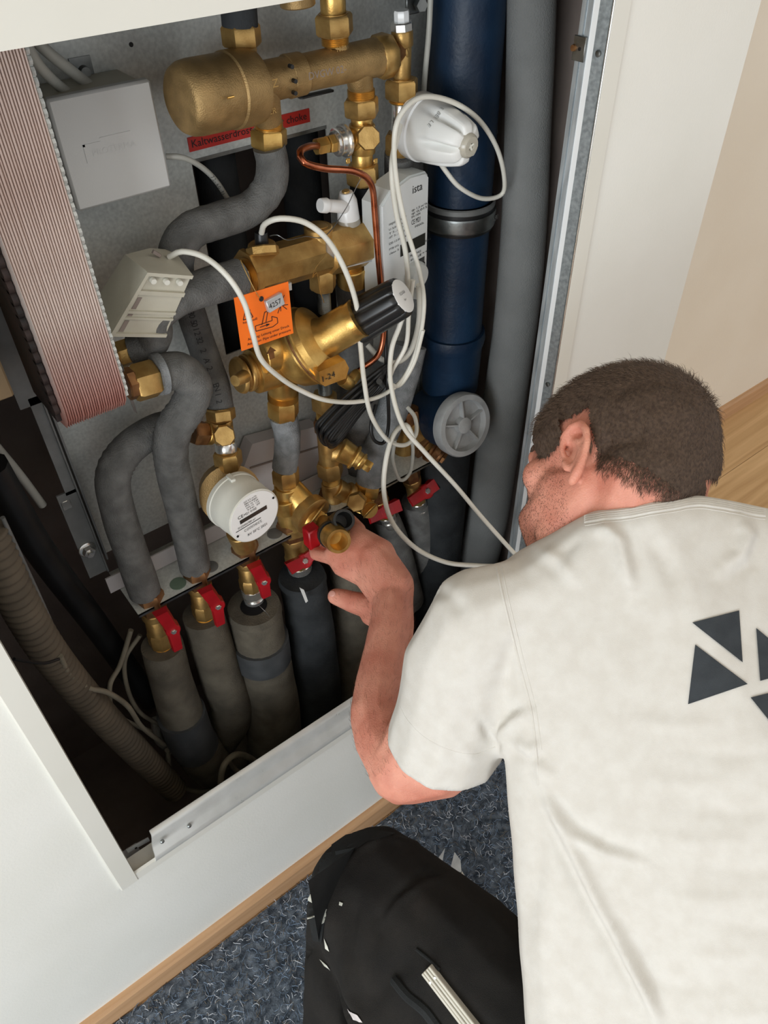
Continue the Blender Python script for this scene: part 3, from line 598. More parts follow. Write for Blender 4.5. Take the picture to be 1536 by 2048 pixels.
# hand wheel
A = P(712, 645, .135); C = P(806, 592, .085); s = mpp(C)
fl = lambda a, t: 1 - .09 * (abs(math.cos(5 * a)) ** 14)
g = G().lathe(A, C, [(0, 34 * s), (.01, 46 * s), (.1, 47 * s), (.9, 42 * s), (.97, 40 * s), (1, 36 * s)], 96, fl=fl); hw = g.obj('hand_wheel', 'black_plastic', pr, 'black ribbed hand wheel')
g = G().lathe(A, C, [(.99, 35 * s), (1.006, 35 * s), (1.01, 34 * s)], 40); cp = g.obj('end_disc', 'meter_label', hw)
ax = _n(C - A); ux = _n(np.cross(ax, [0.1, .2, 1.])); uy = np.cross(ux, ax) * -1
if ux @ _n(P(830, 600, .08) - P(800, 600, .08)) < 0: ux = -ux
uy = np.cross(ax, ux)
text('0.2-0.6', C + ax * .0012 - ux * .008 + uy * .002, ux, uy, .004, 'ink', hw, thick=.0004); text('bar', C + ax * .0012 - ux * .004 - uy * .006, ux, uy, .003, 'ink', hw, thick=.0004)
# ------------------------------------------------------------------ ORANGE TAG
ot = Thing('warning_tag', 'square orange warning tag wired to the lower manifold', 'tag')
q4 = [P(458, 598, .118), P(567, 565, .122), P(594, 665, .118), P(493, 698, .112)]
g = G(); nn = _n(np.cross(q4[1] - q4[0], q4[3] - q4[0])); nn = nn if nn @ (CAM - q4[0]) > 0 else -nn
cc = sum(q4) / 4; ux = _n(q4[1] - q4[0]); uz = _n((q4[0] - q4[3]) - ux * ((q4[0] - q4[3]) @ ux)); nn = np.cross(ux, uz)
if nn @ (CAM - cc) < 0: nn = -nn
W = np.linalg.norm(q4[1] - q4[0]); H = abs((q4[0] - q4[3]) @ uz)
g.box(cc, (W / 2, H / 2, .0005), (ux, uz, nn)); cardp = g.obj('card', 'orange', ot, flat=True)
def tp(u, v, e=.0007): return cc + ux * (u - .5) * W + uz * (v - .5) * H + nn * e
def line(g, poly, w=.0004, closed=True):
    n = len(poly)
    for i in range(n if closed else n - 1):
        a, b = np.array(poly[i]), np.array(poly[(i + 1) % n]); A = tp(*a); Bb = tp(*b); d = _n(Bb - A); sd = np.cross(nn, d) * w
        g.prism([A - sd, Bb - sd, Bb + sd, A + sd], nn * .0002)
g = G(); line(g, [(.10, .56), (.28, .56), (.19, .80)]);
for k in range(3): line(g, [(.15 + k * .04, .6), (.165 + k * .04, .64), (.15 + k * .04, .68), (.165 + k * .04, .71)], closed=False)
line(g, [(.3, .3), (.3, .38), (.62, .38), (.62, .46), (.72, .40), (.72, .30), (.62, .26), (.3, .28)]); line(g, [(.42, .36), (.5, .58), (.56, .58), (.5, .38)], closed=False); line(g, [(.38, .33), (.55, .33)], closed=False); line(g, [(.5, .35), (.56, .33), (.5, .31)], closed=False)
line(g, [(.74, .48), (.9, .78)], closed=False); line(g, [(.92, .5), (.72, .74)], closed=False); line(g, [(.74, .62), (.95, .58)], closed=False); line(g, [(.8, .5), (.83, .8)], closed=False)
g.obj('pictogram', 'ink', ot, flat=True)
text('hot / heiß', tp(.09, .49), ux, uz, H * .045, 'ink', ot, width=W * .26)
text('Achtung: Leitung unter Druck', tp(.13, .155), ux, uz, H * .05, 'ink', ot, width=W * .8)
text('Attention: Pipe under pressure', tp(.11, .065), ux, uz, H * .05, 'ink', ot, width=W * .84)
p = tp(.47, .84); G().lathe(p, p + nn * .0004, [(0, .003), (1, .003)], 18).obj('eyelet', 'ink', ot)
g = G(); p = tp(.68, .72, .003); g.box(p, (.0115, .0075, .003), (ux * .97 + uz * .2, uz * .97 - ux * .2, nn), .001); o = g.obj('crimp_seal', 'tin', ot, 'crimped silver seal'); text('4257', p - ux * .009 - uz * .005 + nn * .003, ux * .97 + uz * .2, uz, .006, 'ink', o, thick=.0003, width=.017)
# ------------------------------------------------------------------ SENSOR BOX
sb = Thing('sensor_housing', 'beige angular plastic sensor housing leaning beside the exchanger', 'housing')
g = G(); F = [P(292, 541, .135), P(384, 548, .135), P(330, 672, .15), P(216, 670, .15)]; Bk = [P(250, 509, .185), P(300, 496, .19), P(348, 500, .185), P(196, 592, .19), P(300, 660, .2), P(205, 655, .195)]
g.hull(F + Bk); hs = g.obj('shell', 'beige_plastic', sb, angle=25)
fx = _n(F[1] - F[0]); fz = _n(F[0] - F[3]); fn = _n(np.cross(fx, fz)); fn = fn if fn @ (CAM - F[0]) > 0 else -fn
def fp(u, v, e=0): return F[0] * (1 - u) * (1 - v) + F[1] * u * (1 - v) + F[3] * (1 - u) * v + F[2] * u * v + fn * e
def quad(g, u0, v0, u1, v1, e0, e1): g.prism([fp(u0, v0, e0), fp(u1, v0, e0), fp(u1, v1, e0), fp(u0, v1, e0)], fn * (e1 - e0))
g = G(); quad(g, 0, 0, 1, .05, 0, .004); quad(g, 0, .05, .07, 1, 0, .004); quad(g, .07, .28, 1, .34, 0, .003); quad(g, .07, .6, 1, .64, 0, .002); quad(g, .07, .7, 1, .73, 0, .002); quad(g, .07, .95, 1, 1, 0, .003); g.obj('ribs', 'beige_plastic', sb, flat=True)
g = G(); quad(g, .14, .40, .22, .58, 0, .0006); quad(g, .14, .66, .22, .69, 0, .0006); quad(g, .14, .76, .22, .94, 0, .0006); g.obj('slots', 'cavity', sb, flat=True)
for u in (.22, .5, .78): p = fp(u, .12, .001); G().lathe(p, p + fn * .004, [(0, .0035), (1, .003)], 14).obj('stud', 'meter_plastic', sb)
p = P(314, 511, .165); G().box(p + Z1 * .002, (.002, .002, .005), (X1 + Z1, Y1, Z1 - X1), .0005).obj('clip', 'cavity', sb)
# ------------------------------------------------------------------ VALVE TEE + WATER METER
wt = Thing('meter_tee', 'brass tee with an octagonal plug feeding the water meter', 'valve')
part(wt, 'union_nut', 'brass', k_((440, 816, .215), (443, 840, .21), 28, kind='hex'), k_((442, 838, .21), (444, 850, .21), 22))
part(wt, 'body', 'gold_brass', k_((444, 846, .21), (452, 905, .205), 21, 20), k_((447, 868, .21), (418, 866, .215), 18), k_((422, 866, .215), (412, 866, .215), 24, kind='thread'))
part(wt, 'side_nut', 'bronze', k_((412, 866, .215), (385, 866, .215), 24, kind='hex'))
g = G(); seg(g, (448, 868, .2), (449, 872, .178), 22, None, 'oct'); g.obj('plug', 'brass', wt)
part(wt, 'sleeve', 'chrome', k_((451, 884, .205), (453, 904, .2), 22)); part(wt, 'union_nut', 'brass', k_((454, 902, .2), (458, 932, .2), 27, kind='hex')); part(wt, 'tail', 'brass', k_((458, 930, .2), (462, 960, .195), 20, 16))
wm = Thing('water_meter', 'round cream water meter with a printed face and small display window', 'meter')
A = P(455, 985, .2); C = P(497, 1028, .125); 
g = G(); seg(g, (452, 975, .21), (462, 990, .18), 55, 62); g.obj('brass_housing', 'cast_brass', wm, 'dull brass body behind')
g = G(); s = mpp(C); rr = 60 * s
C2 = P(509, 1032, .1085); A2 = P(462, 992, .165); ax = _n(np.array([.10, -1, .05])); A2 = C2 - ax * .052
g.lathe(A2, C2, [(0, rr * .97), (.02, rr * 1.03), (.14, rr * 1.03), (.16, rr), (.55, rr), (.57, rr * .985), (.985, rr * .985), (1, rr * .95), (1, .001)], 64); g.obj('case', 'meter_plastic', wm)
g = G().lathe(C2 - ax * .0002, C2 + ax * .0006, [(0, rr * .93), (1, rr * .93)], 64); fc = g.obj('face', 'meter_label', wm)
mx_ = _n(np.cross(Z1, -ax) * -1); mx_ = mx_ if mx_[0] > 0 else -mx_; mz = _n(np.cross(ax, mx_)); mz = mz if mz[2] > 0 else -mz
tl = .0; MU = _n(mx_ * math.cos(tl) + mz * math.sin(tl)); MV = _n(-mx_ * math.sin(tl) + mz * math.cos(tl))
def mp_(u, v, e=.0009): return C2 + MU * u * rr + MV * v * rr + ax * e
def mbar(u0, v0, u1, v1, m, nm): G().prism([mp_(u0, v0), mp_(u1, v0), mp_(u1, v1), mp_(u0, v1)], ax * .0003).obj(nm, m, fc, flat=True)
mbar(-.58, .02, .5, .17, 'screen', 'display'); mbar(-.8, -.2, .2, -.18, 'ink', 'rule_line')
text('CE', mp_(-.62, .24), MU, MV, rr * .13, 'ink', fc); text('M21 0102', mp_(-.38, .25), MU, MV, rr * .09, 'ink', fc); text('0123456789 m³', mp_(-.7, -.13), MU, MV, rr * .08, 'ink', fc)
text('connect', mp_(-.5, -.38), MU, MV, rr * .16, 'ink_faint', fc); text('RV 30°C 2021', mp_(-.4, -.62), MU, MV, rr * .1, 'ink', fc)
for k in range(5): text(('Q3 2,5 m³/h', 'R80 H R40V', 'PN 16 T30', 'DN 15  110', 'S.Nr. 20')[k], mp_(-.3 + .02 * k, .74 - k * .09), MU, MV, rr * .06, 'ink', fc, width=rr * .5)
for a_ in (3.6, .35): p = mp_(.86 * math.cos(a_), .86 * math.sin(a_)); G().lathe(p, p + ax * .0008, [(0, .0018), (1, .0016)], 12).obj('screw', 'ink', fc)
p = A2 + Z1 * rr * 1.0 + ax * .008; G().mm(p - [.0035, .008, .002], p + np.array([.0035, .008, .004]), .001).obj('clip', 'meter_plastic', wm)
part(wm, 'outlet_tail', 'brass', k_((478, 1062, .18), (490, 1092, .185), 26, 24), Y=.185)
# ------------------------------------------------------------------ BALL VALVES
def valve(label, top, bot, hA, hB, spin, nutr=27, rest='yellow', Yv=.19, lever=True):
    t = Thing('ball_valve', label, 'valve', 'red handled ball valves below the shelf')
    a = np.array(top, float); b = np.array(bot, float); L = lambda f: tuple(a + (b - a) * f)
    part(t, 'top_nut', 'bronze', k_(L(-.12), L(.24), nutr, kind='hex'), Y=Yv)
    part(t, 'body', 'brass', k_(L(.22), L(.34), nutr * .95), k_(L(.34), L(.62), nutr * .8, nutr * .86, 'cyl'), k_(L(.62), L(.88), nutr * .92, kind='oct'), Y=Yv)
    if rest == 'yellow': part(t, 'seal_ring', 'yellow', k_(L(.88), L(.95), nutr * .74), Y=Yv); part(t, 'tail', 'brass', k_(L(.93), L(1.05), nutr * .66), Y=Yv)
    else: part(t, 'crimp_sleeve', 'chrome', k_(L(.86), L(1.0), nutr * .86), k_(L(1.0), L(1.08), nutr * .66), k_(L(1.08), L(1.16), nutr * .78), k_(L(1.16), L(1.35), nutr * .6), Y=Yv)
    # handle: a stub boss with a tapering bent lever
    s = P(*spin, Yv - .045); stem = P(*(np.array(spin) + [-6, -8]), Yv - .01)
    h0 = P(*hA, Yv - .042); h1 = P(*hB, Yv - .046); m_ = mpp(s); d = _n(h1 - h0); nv = _n(s - stem); sd = _n(np.cross(d, nv)); nv = np.cross(sd, d); nv = nv if nv @ (CAM - s) > 0 else -nv
    g = G(); w0, w1, th = 15 * m_, 11 * m_, 8 * m_
    mid = s - nv * .002; sgn = lambda p, w, t_, e: [p + sd * w - nv * t_ + nv * e, p - sd * w - nv * t_ + nv * e, p + sd * w * .8 + nv * e, p - sd * w * .8 + nv * e]
    g.hull(sgn(h0, w0 * 1.0, .012, .003) + sgn(h0 + (mid - h0) * .55, w0 * .95, .012, .002))
    g.hull(sgn(h0 + (mid - h0) * .5, w0 * .95, .010, .002) + sgn(mid, w0 * .9, .008, .0005))
    g.hull(sgn(mid, w0 * .9, .007, .0005) + sgn(h1, w1, .006, .001))
    g.lathe(mid - nv * .014, mid + nv * .001, [(0, w0 * 1.05), (.9, w0 * 1.02), (1, w0 * .9)], 24)
    hn = g.obj('lever', 'red', t, 'red lever', angle=30)
    G().lathe(mid - nv * .03, mid - nv * .01, [(0, 9 * m_), (1, 9 * m_)], 16).obj('stem', 'brass', t)
    g = G().lathe(mid + nv * .0005, mid + nv * .0035, [(0, 6.5 * m_), (.6, 6.5 * m_), (1, 5 * m_)], 6); g.obj('screw', 'chrome', hn)
    return t
valve('leftmost red lever valve on brass under the shelf corner', (300, 1196), (328, 1300), (322, 1226), (357, 1300), (348, 1264))
valve('second red lever valve from the left, between two foam pipes', (394, 1146), (412, 1240), (412, 1182), (442, 1250), (437, 1215), 26)
valve('red lever valve directly below the water meter', (490, 1096), (506, 1186), (510, 1132), (534, 1194), (529, 1166), 26, 'chrome')
valve('red wing lever valve next to the hand, on the black foam pipe', (582, 1050), (600, 1138), (578, 1138), (640, 1096), (611, 1122), 28, 'chrome')
valve('red lever valve partly hidden behind the hand', (752, 985, .2), (775, 1035, .2), (800, 1010), (740, 1038), (775, 1022), 20, 'chrome', Yv=.22)
valve('rightmost red lever valve under the tangled cables', (818, 940, .22), (838, 1010, .22), (872, 968), (822, 1004), (856, 982), 20, 'chrome', Yv=.235)
h = G(); p = P(624, 1072, .115); h.box(p, (.0105, .010, .0185), (X1, Y1, Z1), .002); tag(h.obj('red_stop_cap', 'red'), 'upright red plastic cap beside the brass ring in the hand', 'cap')
# ------------------------------------------------------------------ LOWER INSULATED PIPES
pipe('dirty foam pipe under the leftmost valve with a taped cuff', [(324, 1290), (345, 1370), (372, 1450), (398, 1500), (425, 1530, .2), (455, 1510, .22), (468, 1440, .245)], (41, 46), 'foam_dirty', Y=.19, extra=lambda t, c, r: G().tube(pts((362, 1425), (380, 1472), (392, 1492), Y=.19), [46.5 * mpp(P(380, 1472, .19))] * 2, 24, .006).obj('tape_band', 'tape', t))
pipe('dirty foam pipe under the second valve', [(406, 1228), (424, 1290), (446, 1360), (462, 1405), (458, 1440, .21), (430, 1480, .24)], (41, 44), 'foam_dirty', Y=.195)
def wraps(t, c, r):
    G().tube(pts((519, 1275), (526, 1315), Y=.18), [57.5 * mpp(P(520, 1290, .18))] * 2, 26, .006).obj('tape_band', 'tape', t)
    a = P(508, 1214, .18); s = mpp(a); G().lathe(a + Z1 * .004, a - Z1 * .01, [(0, 30 * s), (0, 52 * s), (1, 55 * s), (1, 20 * s), (.2, 26 * s)], 30).obj('cut_rim', 'foam_dirty', t)
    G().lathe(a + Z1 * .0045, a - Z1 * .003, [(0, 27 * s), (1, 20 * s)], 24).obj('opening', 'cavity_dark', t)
pipe('thick olive foam pipe under the water meter valve with a dark band', [(508, 1216), (518, 1270), (532, 1340), (545, 1420), (552, 1520)], (52, 56), 'foam_dirty', Y=.18, extra=wraps)
def wraps2(t, c, r):
    a = P(604, 1152, .18); s = mpp(a); G().lathe(a + Z1 * .003, a - Z1 * .008, [(0, 26 * s), (0, 46 * s), (1, 49 * s), (1, 20 * s), (.2, 22 * s)], 30).obj('cut_rim', 'foam_black', t)
    a = P(712, 1232, .155); g = G(); g.prism([P(600, 1176, .13), P(608, 1180, .13), P(616, 1202, .13), P(612, 1206, .13)], (0, .002, 0)); g.obj('torn_flap', 'white_plastic', t, flat=True)
pipe('black wrapped foam pipe behind the wrist', [(604, 1156), (614, 1210), (624, 1290), (632, 1380), (636, 1500)], (46, 52), 'foam_black', Y=.18, extra=wraps2)
pipe('olive grey foam pipe right behind the thumb', [(690, 1060, .2), (700, 1140), (706, 1220), (702, 1320), (696, 1400), (694, 1445)], (40, 50), 'foam_dirty', Y=.19)
pipe('grey foam pipe under the rightmost lever valve', [(832, 1000, .235), (846, 1060, .23), (862, 1130, .23), (878, 1230, .23)], (30, 42), 'foam')
pipe('grey foam pipe hidden behind the hand and cable', [(770, 1030, .23), (790, 1090, .23), (812, 1200, .23)], (26, 36), 'foam')
tag(G().tube(pts((500, 1530, .2), (560, 1480, .26), (600, 1420, .3)), .03, 16).obj('insulated_pipe', 'foam_black'), 'black foam pipe lying low behind the olive pipe', 'pipe')
# white cable tie tails
for lab, pp in (('white tie tail on the olive pipe under the meter valve', ((519, 1212), (530, 1222), (541, 1236))),):
    a, b, c = pts(*pp, Y=.13); tag(G().prism([a, b, c, b + [.002, 0, -.006]], (0, .0015, 0)).obj('tie_tail', 'gloss_white', flat=True), lab, 'tie')
# ------------------------------------------------------------------ STRAINER IN FRONT OF HAND
ys = Thing('brass_strainer', 'brass angled strainer valve with a big ribbed cap beside the meter', 'valve')
part(ys, 'union_nut', 'brass', k_((570, 936, .19), (573, 966, .19), 26, kind='hex'), k_((572, 964, .19), (574, 976, .19), 20))
part(ys, 'body', 'gold_brass', k_((573, 970, .19), (584, 1050, .19), 25, 28), k_((578, 972, .19), (618, 1030, .165), 24, 34), k_((568, 990, .19), (574, 1015, .19), 30, 30))
part(ys, 'ribbed_cap', 'brass', k_((612, 1020, .168), (628, 1034, .15), 40, 42), k_((628, 1034, .15), (632, 1037, .147), 37, 37)); part(ys, 'hex_head', 'gold_brass', k_((631, 1036, .148), (648, 1046, .135), 22, kind='hex'))
part(ys, 'lower_nut', 'brass', k_((582, 1044, .19), (586, 1062, .19), 29, kind='hex'))
rc = Thing('union_ring', 'brass union ring with a black clip held in the fingers', 'fitting')
A = P(664, 1070, .075); C = P(678, 1083, .045); s = mpp(C)
G().lathe(A, C, [(0, 22 * s), (.1, 27 * s), (.8, 27 * s), (1, 25 * s), (1, 19 * s), (.2, 17 * s), (.15, .001)], 40).obj('ring', 'gold_brass', rc)
G().lathe(A - (C - A) * .3, A, [(0, 28 * s), (1, 30 * s)], 36).obj('o_ring', 'black_rubber', rc)
A = P(676, 1046, .10); C = P(688, 1040, .065); G().lathe(A, C, [(0, 24 * s), (.9, 24 * s), (1, 22 * s), (1, 17 * s), (.3, 15 * s), (.3, .001)], 36).obj('black_socket', 'black_plastic', rc)
G().hull([P(650, 1026, .135), P(672, 1022, .13), P(670, 1050, .13), P(655, 1045, .13), P(652, 1026, .145), P(672, 1024, .145), P(668, 1050, .145)]).obj('black_clip', 'black_plastic', rc)
part(rc, 'neck', 'brass', k_((646, 1044, .135), (666, 1070, .075), 17, 20)); part(rc, 'threaded_tail', 'gold_brass', k_((684, 1075, .07), (706, 1066, .075), 15, kind='thread'))
# centre column
cc_ = Thing('centre_valve_column', 'column of stacked brass nuts and a drain valve behind the black cable coil', 'valve')
part(cc_, 'threaded_tail', 'steel', k_((649, 762, .205), (651, 792, .205), 14, kind='thread'))
part(cc_, 'union_nut', 'brass', k_((648, 788, .205), (650, 818, .205), 25, kind='hex')); part(cc_, 'union_nut', 'bronze', k_((651, 836, .205), (654, 862, .205), 24, kind='hex')); part(cc_, 'neck', 'gold_brass', k_((650, 816, .205), (652, 838, .205), 19, kind='thread'))
part(cc_, 'body', 'brass', k_((654, 860, .205), (660, 925, .205), 21, 22), k_((662, 965, .205), (668, 1000, .2), 20, 22), k_((660, 905, .2), (692, 905, .19), 19, 22))
part(cc_, 'union_nut', 'brass', k_((658, 922, .205), (662, 950, .205), 25, kind='hex')); part(cc_, 'neck', 'gold_brass', k_((661, 948, .205), (664, 968, .205), 18, kind='thread'))
part(cc_, 'drain_valve', 'gold_brass', k_((680, 898, .19), (708, 914, .175), 25, 22), k_((706, 913, .175), (711, 916, .172), 26), k_((711, 916, .172), (728, 927, .16), 18, 16), k_((720, 922, .165), (724, 925, .162), 20), k_((728, 927, .16), (742, 936, .15), 12, 11, 'hex'))
part(cc_, 'cross_tube', 'brass', k_((668, 975, .2), (712, 1000, .19), 22, 20), k_((690, 985, .195), (700, 992, .19), 25)); part(cc_, 'lower_nut', 'bronze', k_((660, 985, .21), (664, 1006, .21), 25, kind='hex'))
ev = Thing('elbow_valve', 'brass elbow valve with a round cap below the silver foam pipe', 'valve')
part(ev, 'union_nut', 'gold_brass', k_((737, 962, .185), (733, 988, .185), 26, kind='hex')); part(ev, 'body', 'gold_brass', k_((733, 986, .185), (724, 1018, .185), 19, 22), k_((700, 1000, .19), (728, 1008, .18), 17, 20))
part(ev, 'round_cap', 'gold_brass', k_((727, 1008, .175), (740, 1021, .15), 17, 18), k_((740, 1021, .15), (742, 1023, .148), 20, 20)); part(ev, 'hex_cheek', 'brass', k_((716, 1000, .17), (712, 1006, .155), 19, kind='hex'))
rv = Thing('angled_drain_valve', 'bronze angled valve with a ribbed cap beside the grey cleaning cap', 'valve')
part(rv, 'top_nut', 'bronze', k_((816, 818, .225), (820, 850, .22), 24, kind='hex')); part(rv, 'body', 'brass', k_((818, 845, .22), (852, 890, .2), 23, 24), k_((815, 850, .225), (808, 905, .225), 22))
part(rv, 'ribbed_cap', 'bronze', k_((850, 888, .2), (858, 896, .19), 31), k_((858, 896, .19), (868, 903, .185), 27), k_((868, 903, .185), (873, 906, .18), 30)); part(rv, 'plug', 'bronze', k_((873, 906, .18), (884, 914, .17), 17), k_((884, 914, .17), (890, 918, .165), 12, kind='hex'))
# ------------------------------------------------------------------ BLUE SOIL PIPE
bp_ = Thing('soil_pipe', 'thick dark blue soil pipe standing behind the thermostat head', 'pipe')
ca = P(933, 60, .215); cb = P(908, 640, .215); bxp = (ca[0] + cb[0]) / 2 + .0; br_ = .046
print('blue x', ca, cb)
zc = P(903, 712, .17)[2]
G().lathe((bxp, .215, 2.1), (bxp, .215, zc), [(0, br_), (1, br_)], 48).obj('pipe_wall', 'blue_pipe', bp_)
G().lathe((bxp, .215, zc + .012), (bxp, .215, zc - .10), [(0, br_), (0, .051), (.1, .053), (.2, .051), (.25, .049), (.95, .047), (1, .04)], 48).obj('socket', 'blue_pipe', bp_)
G().lathe((bxp, .215, zc - .09), (bxp - .01, .22, .05), [(0, .046), (1, .046)], 40).obj('lower_pipe', 'foam_black', bp_)  # blue pipe continued in black, the cavity's shade put into its colour
zk = P(900, 470, .165)[2]
cl = Thing('pipe_clamp', 'chromed steel clamp with rubber lining around the blue pipe', 'clamp')
G().lathe((bxp, .215, zk - .018), (bxp, .215, zk + .022), [(0, br_), (0, .05), (.25, .051), (1, .05), (1, br_)], 48).obj('rubber_lining', 'black_rubber', cl)
G().lathe((bxp, .215, zk - .013), (bxp, .215, zk + .008), [(0, .0505), (0, .0525), (.15, .0535), (.5, .052), (.85, .0535), (1, .0525), (1, .0505)], 64).obj('band', 'steel', cl)
G().lathe((bxp, .215, zk + .012), (bxp, .215, zk + .022), [(0, .0495), (.2, .0515), (.8, .0515), (1, .0495)], 64).obj('upper_rim', 'dull_metal', cl)
text('83-91', (bxp + .018, .1675, zk - .008), _n(np.array([1, .42, 0])), Z1, .008, 'chrome', cl, 'stamped_lettering', .0012)
for z in (1.32, 1.16):
    for k in range(5):
        ang = -.9 + .0 * k; p = np.array([bxp + br_ * math.sin(.75), .215 - br_ * math.cos(.75), z + k * .016])
        if k == 2: G().prism([p + [-.0015, -.0004, 0], p + [.0015, .0004, 0], p + [0, -.0002, .006]], (.0003, -.0005, 0)).obj('printed_arrow', 'ink', bp_, flat=True)
# cleaning cap
ec = Thing('cleaning_cap', 'round light grey cleaning cap with a spoked hub on the drain branch', 'cap')
C = P(932, 852, .135); A = P(905, 835, .2); ax = _n(np.array([-.02, -1, .30])); s = mpp(C); ra_ = 66 * s
G().lathe(C - ax * .10, C - ax * .012, [(0, ra_ * .85), (1, ra_ * .9)], 48).obj('branch_pipe', 'blue_pipe', ec)
G().lathe(C - ax * .02, C, [(0, ra_ * .98), (.8, ra_), (1, ra_ * .96), (1, ra_ * .8), (.45, ra_ * .76), (.4, .001)], 64).obj('rim', 'cap_grey', ec)
G().lathe(C - ax * .012, C - ax * .001, [(0, ra_ * .27), (.9, ra_ * .25), (1, ra_ * .22)], 32).obj('hub', 'cap_grey', ec)
u = _n(np.cross(ax, Z1)); v = np.cross(u, ax)
for k in range(5):
    an = .35 + k * 2 * math.pi / 5; d = u * math.cos(an) + v * math.sin(an); G().box(C - ax * .008 + d * ra_ * .5, (ra_ * .28, .0012, .005), (d, np.cross(ax, d), ax)).obj('spoke', 'cap_grey', ec, flat=True)
# ------------------------------------------------------------------ TALL GREY PIPE
pipe('tall thick grey foam pipe from top to floor at the right of the cupboard', [(1064, -120, .16), (1062, 60, .16), (1056, 250, .16), (1048, 450, .16), (1034, 620, .16), (1015, 760, .165), (992, 920, .17), (972, 1050, .18), (940, 1160, .2), (900, 1230, .22)], (50, 40), 'foam_grey', step=.012, n=30)
# ------------------------------------------------------------------ HEAT METER
hm = Thing('heat_meter', 'tall white heat meter with printed label behind the cable loops', 'meter')
F = [P(759, 398, .15), P(855, 344, .165), P(851, 560, .165), P(772, 600, .15)]
ux = _n(F[1] - F[0]); uz = Z1; fn = _n(np.cross(ux, uz)); fn = fn if fn @ (CAM - F[0]) > 0 else -fn
W = np.linalg.norm((F[1] - F[0])[:2]); zb_ = (F[2][2] + F[3][2]) / 2; zt_ = (F[0][2] + F[1][2]) / 2 + .006; H = zt_ - zb_; o0 = np.array([F[0][0], F[0][1], zb_]); ux = _n(np.array([ux[0], ux[1], 0])); fn = _n(np.array([fn[0], fn[1], 0]))
def hp(u, v, e=.0006): return o0 + ux * u * W + uz * v * H + fn * e
g = G(); shape = [(0, 0), (1, 0), (1, .96), (.94, 1), (.6, 1.02), (.2, .97), (0, .88)]
g.prism([hp(u, v, 0) for u, v in shape], -fn * .03); g.obj('case', 'device_side', hm, flat=True)
g = G(); g.prism([hp(.03 + u * .95, .01 + v * .975, 0) for u, v in shape], fn * .003); fce = g.obj('front', 'device_grey', hm, flat=True)
g = G(); g.mm(P(742, 430, .2), P(768, 540, .18), .002); g.obj('rear_case', 'device_side', hm)
E_ = .0034
def hbar(u0, v0, u1, v1, m, nm): G().prism([hp(u0, v0, E_), hp(u1, v0, E_), hp(u1, v1, E_), hp(u0, v1, E_)], fn * .0003).obj(nm, m, fce, flat=True)
hbar(.38, .36, .93, .47, 'screen', 'display')
text('ista', hp(.64, .87, E_), ux, uz, H * .07, 'ink', fce); 
for i, (sx_, u, v, h_) in enumerate((('integral-MK ultego III', .14, .69, .022), ('U 3,0 V  IP54', .14, .645, .018), ('T 3...150°C', .14, .61, .018), ('dT 3...100 K', .14, .575, .018), ('CE M21', .62, .60, .045), ('qp 1,5 m³/h', .62, .72, .02), ('qi 0,015', .62, .69, .02), ('EN 1434', .62, .66, .02), ('DE-12-MI004', .14, .52, .018), ('5178 0042', .5, .31, .022), ('2021', .86, .38, .02), ('MWh', .70, .56, .02), ('Nr. 6128104', .5, .27, .02), ('PTB 015', .14, .47, .018), ('class 3', .14, .43, .018), ('+++', .8, .28, .02))):
    text(sx_, hp(u, v, E_), ux, uz, H * h_, 'ink', fce, width=W * (.36 if len(sx_) > 7 else .2) * (1 if u < .5 else .95))
g = G()
for k in range(14): g.prism([hp(.68 + k * .018, .20, E_), hp(.68 + k * .018 + .008, .20, E_), hp(.68 + k * .018 + .008, .25, E_), hp(.68 + k * .018, .25, E_)], fn * .0003)
g.obj('barcode', 'ink', fce, flat=True)
p = hp(.68, .13, .0); G().lathe(p, p + fn * .016, [(0, .019), (.7, .0185), (1, .0155)], 32).obj('cable_plug', 'device_side', hm); G().hull([p - ux * .011, p + ux * .011, p + fn * .014 - ux * .009, p + fn * .014 + ux * .009, p - uz * .035 - ux * .005, p - uz * .035 + ux * .005, p - uz * .035 + fn * .01]).obj('plug_tail', 'device_side', hm)
p = hp(.9, .18, E_); G().lathe(p, p + fn * .0005, [(0, .0035), (1, .0035)], 16).obj('port_hole', 'ink', hm)
# ------------------------------------------------------------------ CABLES
def cable(label, pp, rp=4.6, m='cable_white', Y=.13, name='cable', n=10):
    c = pts(*pp, Y=Y); r = rp * mpp(c[len(c) // 2]); return tag(G().tube(c, r, n, .005).obj(name, m), label, 'cable')
cable('long white cable looping from the sensor housing round past the thermostat head', [(338, 514, .165), (365, 503, .15), (410, 515, .13), (455, 553, .11), (488, 605, .10), (505, 665, .095), (522, 718, .10), (560, 755, .11), (600, 780, .115), (650, 800, .115), (710, 804, .12), (765, 790, .13), (808, 755, .13), (836, 690, .125), (848, 610, .12), (838, 540, .12), (814, 460, .12), (796, 380, .12), (788, 300, .12), (798, 235, .12), (840, 195, .125), (900, 202, .13), (955, 237, .13), (992, 292, .135), (1008, 350, .14), (1004, 388, .15), (965, 397, .155), (920, 375, .155), (890, 340, .16), (876, 318, .165)], 4.8, 'cable_white', .12)
cable('white cable arching from the black sensor down through the loops', [(523, 466, .175), (530, 448, .165), (560, 437, .15), (610, 445, .14), (655, 480, .13), (690, 540, .12), (713, 610, .118), (720, 680, .118), (728, 760, .118), (742, 830, .12), (775, 880, .125), (810, 890, .13), (832, 868, .14), (830, 835, .16), (815, 815, .18)], 5.2, 'cable_white')
